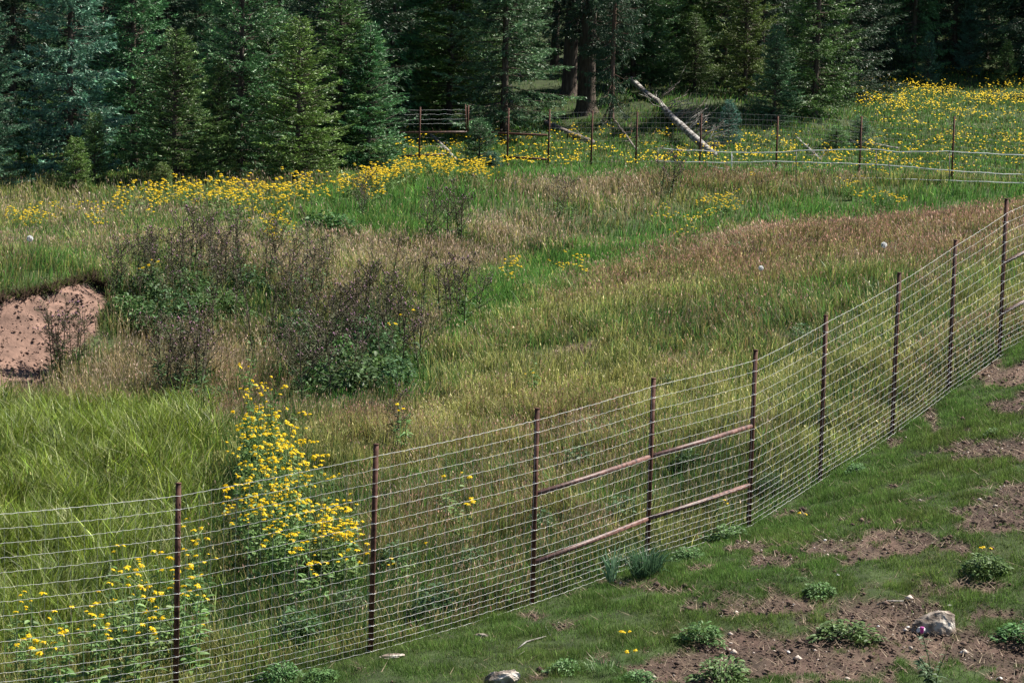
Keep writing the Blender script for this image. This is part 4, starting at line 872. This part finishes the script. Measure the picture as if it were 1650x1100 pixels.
cl_th(3, 575, 355, 8, 8, .9, 1.2, 'thistle near the yellow band on the plateau')
cl_th(3, 905, 355, 10, 4, .8, 1.0, 'thistle in tan grass of the far meadow')
cl_th(3, 1075, 315, 6, 4, .9, 1.1, 'thistle in reddish grass before the far fence')
cl_th(2, 635, 730, 4, 3, .6, .8, 'single thistle with reddish bud above the second post')

# leafy weeds
def weed(seed, r, h, n, L=.075, col=(.095, .175, .055), wr=.42):
    R_ = np.random.default_rng(seed); m = MB()
    for i in range(n):
        a = R_.uniform(0, 6.28); rr = r*math.sqrt(R_.uniform(0, 1))*(1+.25*math.sin(a*3+seed)+.15*math.sin(a*5)); zz = h*R_.uniform(.1, 1)*math.sqrt(max(.05, 1-(rr/r)**2)); p = np.array([rr*math.cos(a), rr*math.sin(a), zz]); d = np.array([math.cos(a+R_.normal(0, .8)), math.sin(a+R_.normal(0, .8)), R_.uniform(-.1, .8)])
        l = L*R_.uniform(.6, 1.3); V, F = quadleaf(p, d, l, l*wr, R_.normal(0, .4), R_); m.add(V, F, np.array(col)*R_.uniform(.6, 1.5))
    for i in range(14):
        a = R_.uniform(0, 6.28); e = np.array([math.cos(a)*r*.7, math.sin(a)*r*.7, h*R_.uniform(.3, .8)]); m.tube([(0, 0, -.03), e*.6+(0, 0, .03), e], [.008, .006, .003], 4, (.05, .09, .03), cap=False)
    return m.mesh('leaves', M_leaf, smooth=False)
WD = [weed(300+i, .30, .27, 520) for i in range(3)] + [weed(310, .5, .6, 700, L=.12, col=(.055, .12, .030)), weed(311, .45, .8, 600, L=.11, col=(.055, .105, .035))]
def put_weed(px, py, s, label, k=0, group=None, name='leafy_weed', sz=None):
    x, y, z = ground(px, py); o = link(bpy.data.objects.new(name, WD[k])); o.location = (x, y, z-.02); o.scale = (s*R9.uniform(.8, 1.25), s*R9.uniform(.8, 1.2), sz or s*R9.uniform(.7, 1.1)); o.rotation_euler = (0, 0, R9.uniform(0, 6.28)); tag(o, label, 'weed', group)
    return o
for px, py, s, lab, k in [(1363, 1028, .98, 'bushy green weed on bare soil left of the pale rock', 0), (1320, 960, .78, 'round leafy weed just above the bushy one on bare soil', 1), (1590, 925, 1.0, 'dark leafy weed with orange flower in the right pasture', 2), (1130, 1035, .85, 'loose leafy weed left of the big bare patch', 1),
                     (1165, 1098, .95, 'leafy weed cut by the bottom edge under the bare patch', 0), (1645, 1035, .9, 'leafy weed at the right edge beside the pale rock', 2), (1110, 900, .6, 'pale green weed at the fence foot right of the tussock', 1), (1175, 868, .8, 'leafy weed against the wires left of the rail end post', 0),
                     (910, 1085, .6, 'small weed near the bottom stump of pale stone', 2), (455, 1098, .8, 'leafy weed at the fence foot, left of the second post', 0), (520, 1095, .7, 'leafy weed at the fence foot nearest the second post', 1), (1380, 760, .5, 'small weed close to the wires on the right', 1),
                     (1290, 935, .3, 'tiny weed sprout in the open turf', 0), (1600, 700, .4, 'little weed tuft in the upper right turf', 2), (1030, 1098, .5, 'small weed below the yellow dandelion spot', 1)]:
    put_weed(px, py, s, lab, k)
for i, (px, py, s) in enumerate([(520, 640, 1.1), (560, 648, 1.2), (600, 635, 1.2), (625, 610, 1.1), (545, 600, 1.2), (590, 590, 1.2), (500, 600, 1.0), (475, 560, 1.0), (610, 560, 1.1), (640, 640, .9), (570, 560, 1.1)]):
    put_weed(px, py, s, 'dark leafy undergrowth bush at the foot of the central thicket', 3+i % 2, 'undergrowth bushes of the central thicket', sz=s*1.1)
for i, (px, py, s) in enumerate([(225, 540, 1.1), (250, 545, 1.0), (205, 520, 1.0), (280, 530, 1.1), (320, 520, 1.1), (240, 500, 1.2), (360, 510, 1.0), (400, 480, 1.0), (300, 480, 1.1)]):
    put_weed(px, py, s, 'dark leafy undergrowth bush in the left thicket beside the bank', 3+i % 2, 'undergrowth bushes of the left thicket', sz=s)
for i, (px, py, s) in enumerate([(290, 660, .7), (325, 662, .8), (350, 655, .6), (520, 385, 1.3), (545, 388, 1.2), (1188, 410, .7), (380, 640, .6)]):
    put_weed(px, py, s, ['low green weed under the small thistle clump', 'low green weed under the small thistle clump', 'low green weed under the small thistle clump', 'green bushy weed on the plateau right of yellow cluster', 'green bushy weed on the plateau right of yellow cluster', 'blue-green weed in the rusty grass', 'weed left of the tall stalks'][i], 3, 'weeds of the middle meadow')

for i, (px, py, s) in enumerate([(1075, 640, .7), (1000, 850, .8), (1290, 560, .8), (930, 760, .7), (640, 930, .8), (760, 930, .7), (870, 860, .6), (1110, 760, .7), (1180, 700, .6), (1330, 690, .6), (700, 1000, .8), (560, 1010, .8), (480, 1040, .8), (1490, 560, .6), (1050, 830, .6), (820, 780, .6), (1240, 800, .6)]):
    put_weed(px, py, s*.8, 'green leafy weed standing among the olive meadow grass behind the near wires', 4, 'leafy weeds in the near meadow', sz=s*.75)
def blade_clump(name, px, py, n, hgt, wd, col, label, spread=.08, lean=.5, cat='plant'):
    R_ = np.random.default_rng(int(px)); x, y, z = ground(px, py); a = R_.uniform(0, 6.28, n); r = spread*np.sqrt(R_.uniform(0, 1, n)); P = np.stack([r*np.cos(a), r*np.sin(a), np.zeros(n)], 1)
    c = np.array(col)*R_.uniform(.7, 1.35, (n, 1)); V, C, L, T = blades('c', P, hgt*R_.uniform(.6, 1.1, n), np.full(n, wd)*R_.uniform(.7, 1.2, n), np.clip(np.abs(R_.normal(lean, .25, n)), 0, .95), c*.7, c*1.15, None, a+R_.normal(0, .5, n))
    o = link(bpy.data.objects.new(name, mesh_np(name, V, L, T, [M_grass], C))); o.location = (x, y, z); tag(o, label, cat)
blade_clump('iris_clump', 985, 938, 22, .50, .026, (.22, .36, .20), 'pale green sword-leaved clump at the foot of the fence under the rails', .05, .38)
blade_clump('grass_tussock', 1040, 928, 260, .48, .011, (.07, .14, .07), 'dark green grass tussock around the middle rail post', .16, .6)
blade_clump('iris_clump', 967, 712, 24, .50, .024, (.14, .26, .12), 'light green sword-leaved clump in the meadow above the upper rail', .12, .3)
blade_clump('grass_tussock', 975, 1085, 120, .22, .010, (.12, .20, .07), 'pale grass tuft near the bottom edge of the turf', .2, .8)

def put_thistle_near():
    x, y, z = ground(1505, 1110); rt = empty('thistle', (x, y, z), 'green spiny thistle with one magenta bloom in front of the pale rock', 'thistle')
    R_ = np.random.default_rng(13); m = MB()
    for i in range(7):
        a = R_.uniform(0, 6.28); t = np.array([math.cos(a)*.2, math.sin(a)*.2, R_.uniform(.22, .45)])
        if i == 0: t = np.array([-.16, 0, .62])
        m.tube([(0, 0, 0), t*.5+(0, 0, .05), t], [.008, .006, .004], 5, (.09, .14, .06), cap=False)
        for k in range(16):
            f = R_.uniform(.1, .95); p = t*f; aa = R_.uniform(0, 6.28); v = np.array([math.cos(aa), math.sin(aa), R_.uniform(0, .6)]); l = R_.uniform(.06, .13); V, F = quadleaf(p, v, l, l*.3, R_.normal(0, .5), R_); m.add(V, F, np.array([.10, .16, .08])*R_.uniform(.7, 1.4))
        if i == 0: top = t
    m.build('stalk', M_leaf, rt, smooth=False)
    b = MB(); k = 8
    V = [top+(.022*q*math.cos(j*6.283/k), .022*q*math.sin(j*6.283/k), zz) for zz, q in [(-.01, .5), (.012, 1), (.035, .9), (.05, 1.3), (.062, .9)] for j in range(k)]
    b.add(V, [(r*k+j, r*k+(j+1) % k, (r+1)*k+(j+1) % k, (r+1)*k+j) for r in range(4) for j in range(k)]+[tuple(4*k+j for j in range(k))], (.50, .09, .36)); b.build('bloom', M_petal, rt)
put_thistle_near()

# seed puffs and single blossoms in the meadow
def puff(px, py, r, label):
    x, y, z = ground(px, py+20); R_ = np.random.default_rng(int(px)); rt = empty('salsify', (x, y, z), label, 'flower'); m = MB(); m.tube([(0, 0, -.02), (.01, 0, .25), (0, 0, .42)], .004, 4, (.12, .16, .06), cap=False); m.build('stalk', M_leaf, rt)
    n = 260; d = R_.normal(0, 1, (n, 3)); d /= np.linalg.norm(d, axis=1)[:, None]; c = np.array([0, 0, .42+r*.8]); s = np.cross(d, R_.normal(0, 1, (n, 3))); s /= np.linalg.norm(s, axis=1)[:, None]
    P = c+d*r; V = np.stack([c+d*r*.3, P+s*r*.13, P-s*r*.13], 1).reshape(-1, 3)
    link(bpy.data.objects.new('seed_puff', mesh_np('seed_puff', V, np.arange(3*n), np.full(n, 3), [M_petal], np.full((3*n, 3), .78))), rt)
puff(1423, 408, .07, 'large white seed puff in the rusty grass by the right fence'); puff(1225, 446, .055, 'smaller cream seed puff in the middle of the meadow'); puff(48, 398, .075, 'white seed head on the left plateau')
def yellow(px, py, n, label):
    x, y, z = ground(px, py); rt = empty('dandelion', (x, y, z), label, 'flower'); R_ = np.random.default_rng(int(px)+1)
    for i in range(n):
        p = R_.normal(0, .05, 3)*(1, 1, 0)+(0, 0, .10); a, b = FLM[i % 4]; f = link(bpy.data.objects.new('flower_head', a), rt); f.location = p; f.scale = (.6, .6, .6); f.rotation_euler = (R_.normal(0, .3), R_.normal(0, .3), 0)
    m = MB(); [m.tube([(0, 0, 0), R_.normal(0, .04, 3)*(1, 1, 0)+(0, 0, .09)], .003, 3, (.1, .16, .05), cap=False) for _ in range(n)]; m.build('stalk', M_leaf, rt)
yellow(1003, 1032, 4, 'orange-yellow low flowers in the near turf'); yellow(1017, 1065, 2, 'yellow low flower just below the orange-yellow ones'); yellow(1587, 898, 3, 'orange-yellow flowers above the dark leafy weed'); yellow(1290, 838, 2, 'tiny yellow flower in the turf right of the rail end post')

# rocks, stones, sticks, mounds
def rock(name, px, py, dims, matl, label, seed=1, cat='rock', jag=.25, sink=.25, flat=False):
    R_ = np.random.default_rng(seed); import bmesh
    bm = bmesh.new(); bmesh.ops.create_icosphere(bm, subdivisions=4, radius=1.0)
    pl = R_.normal(0, 1, (13, 3)); pl /= np.linalg.norm(pl, axis=1)[:, None]; off = R_.uniform(.62, .92, 13)
    for v in bm.verts:
        p = np.array(v.co)
        for q, f in zip(pl, off):
            e = p@q-f
            if e > 0: p = p-q*e*.92
        p += jag*.16*np.array([vnoise(p[0]*3+5, p[1]*3+p[2]*2, seed+80, 3), vnoise(p[1]*3, p[2]*3+p[0]*2, seed+81, 3), vnoise(p[2]*3, p[0]*3+p[1]*2, seed+82, 3)])
        v.co = p*np.array(dims)
    me = bpy.data.meshes.new(name); bm.to_mesh(me); bm.free(); me.materials.append(matl); me.polygons.foreach_set('use_smooth', np.zeros(len(me.polygons), bool))
    x, y, z = ground(px, py); o = link(bpy.data.objects.new(name, me)); o.location = (x, y, z+dims[2]*(1-sink)*.8); o.rotation_euler = (R_.normal(0, .1), R_.normal(0, .1) + (-.25 if dims[0] > .2 else 0), R_.uniform(-.3, .3)); tag(o, label, cat); return o
def boulder():
    import bmesh
    V = [(-.26, -.06, -.06), (-.22, .06, -.05), (.02, .16, -.06), (.24, .10, -.06), (.27, -.06, -.06), (.10, -.15, -.06), (-.10, -.13, -.06),
         (-.24, -.02, .045), (-.14, .06, .10), (.03, .10, .175), (.19, .06, .185), (.245, -.02, .14), (.20, -.10, .07), (.06, -.115, .085), (-.10, -.09, .06), (.10, -.02, .195), (-.06, -.03, .125)]
    bm = bmesh.new(); [bm.verts.new(v) for v in V]; bmesh.ops.convex_hull(bm, input=bm.verts[:]); bmesh.ops.triangulate(bm, faces=bm.faces[:])
    bmesh.ops.subdivide_edges(bm, edges=bm.edges[:], cuts=7, use_grid_fill=True)
    for v in bm.verts:
        p = v.co; n_ = np.array([vnoise(p[0]*9+5, p[1]*9+p[2]*7, 80, 4), vnoise(p[1]*9, p[2]*9+p[0]*7, 81, 4), vnoise(p[2]*9, p[0]*9+p[1]*5, 82, 4)]); v.co = np.array(p)+n_*.022
    me = bpy.data.meshes.new('boulder'); bm.to_mesh(me); bm.free(); me.materials.append(M_rock)
    x, y, z = ground(1502, 1014); o = link(bpy.data.objects.new('boulder', me)); o.location = (x, y, z+.02); tag(o, 'large angular pale brown rock on bare soil at lower right', 'rock')
boulder()
rock('stone', 1484, 1022, (.06, .05, .045), M_stone, 'small white stone against the left foot of the large rock', 6)
rock('stone', 1467, 1048, (.028, .028, .024), M_rock, 'brown pebble below the small white stone', 7)
rock('stone', 808, 1108, (.22, .12, .12), M_rock, 'crumbly pale rock cut off by the bottom edge', 8, jag=1.6)
rock('stone', 632, 1062, (.13, .08, .028), M_rock, 'flat whitish stone in turf right of the second post foot', 9, jag=1.8)
rock('stone', 777, 1026, (.09, .05, .025), M_rock, 'flat pinkish white stone farther back in the near turf', 10, jag=1.8)
for i, (px, py, s) in enumerate([(1463, 1012, .02), (1415, 1011, .015), (1175, 1095, .03), (1610, 1096, .03), (1550, 1052, .02), (1350, 930, .02), (1330, 872, .02), (1270, 1055, .018), (1175, 1050, .015), (1530, 980, .02)]):
    o = rock('stone', px, py, (s*1.3, s, s*.8), M_stone, 'small pale stone scattered on the bare soil', 20+i); o['group'] = 'pale stones on the bare soil'
def stick(pl, r, matl, label, dep=None):
    P = [np.array(ground(a, b)) + (0, 0, r*1.6) for a, b in pl]; o = P[0].copy(); m = MB(); m.tube([p-o for p in P], [r*.7]+[r]*(len(P)-2)+[r*.5], 6); s = m.build('stick', matl); s.location = o; tag(s, label, 'stick')
stick([(1413, 978), (1430, 975), (1456, 975)], .012, M_deadwood, 'short bleached stick lying above the large rock')
stick([(833, 1048), (848, 1038), (865, 1033), (880, 1028)], .010, M_deadwood, 'bent straw-coloured stick in the near turf')
stick([(878, 1012), (890, 1032)], .006, M_deadwood, 'thin straight twig above the bent stick')
stick([(835, 1058), (845, 1052)], .008, M_deadwood, 'tiny twig piece below the bent stick')
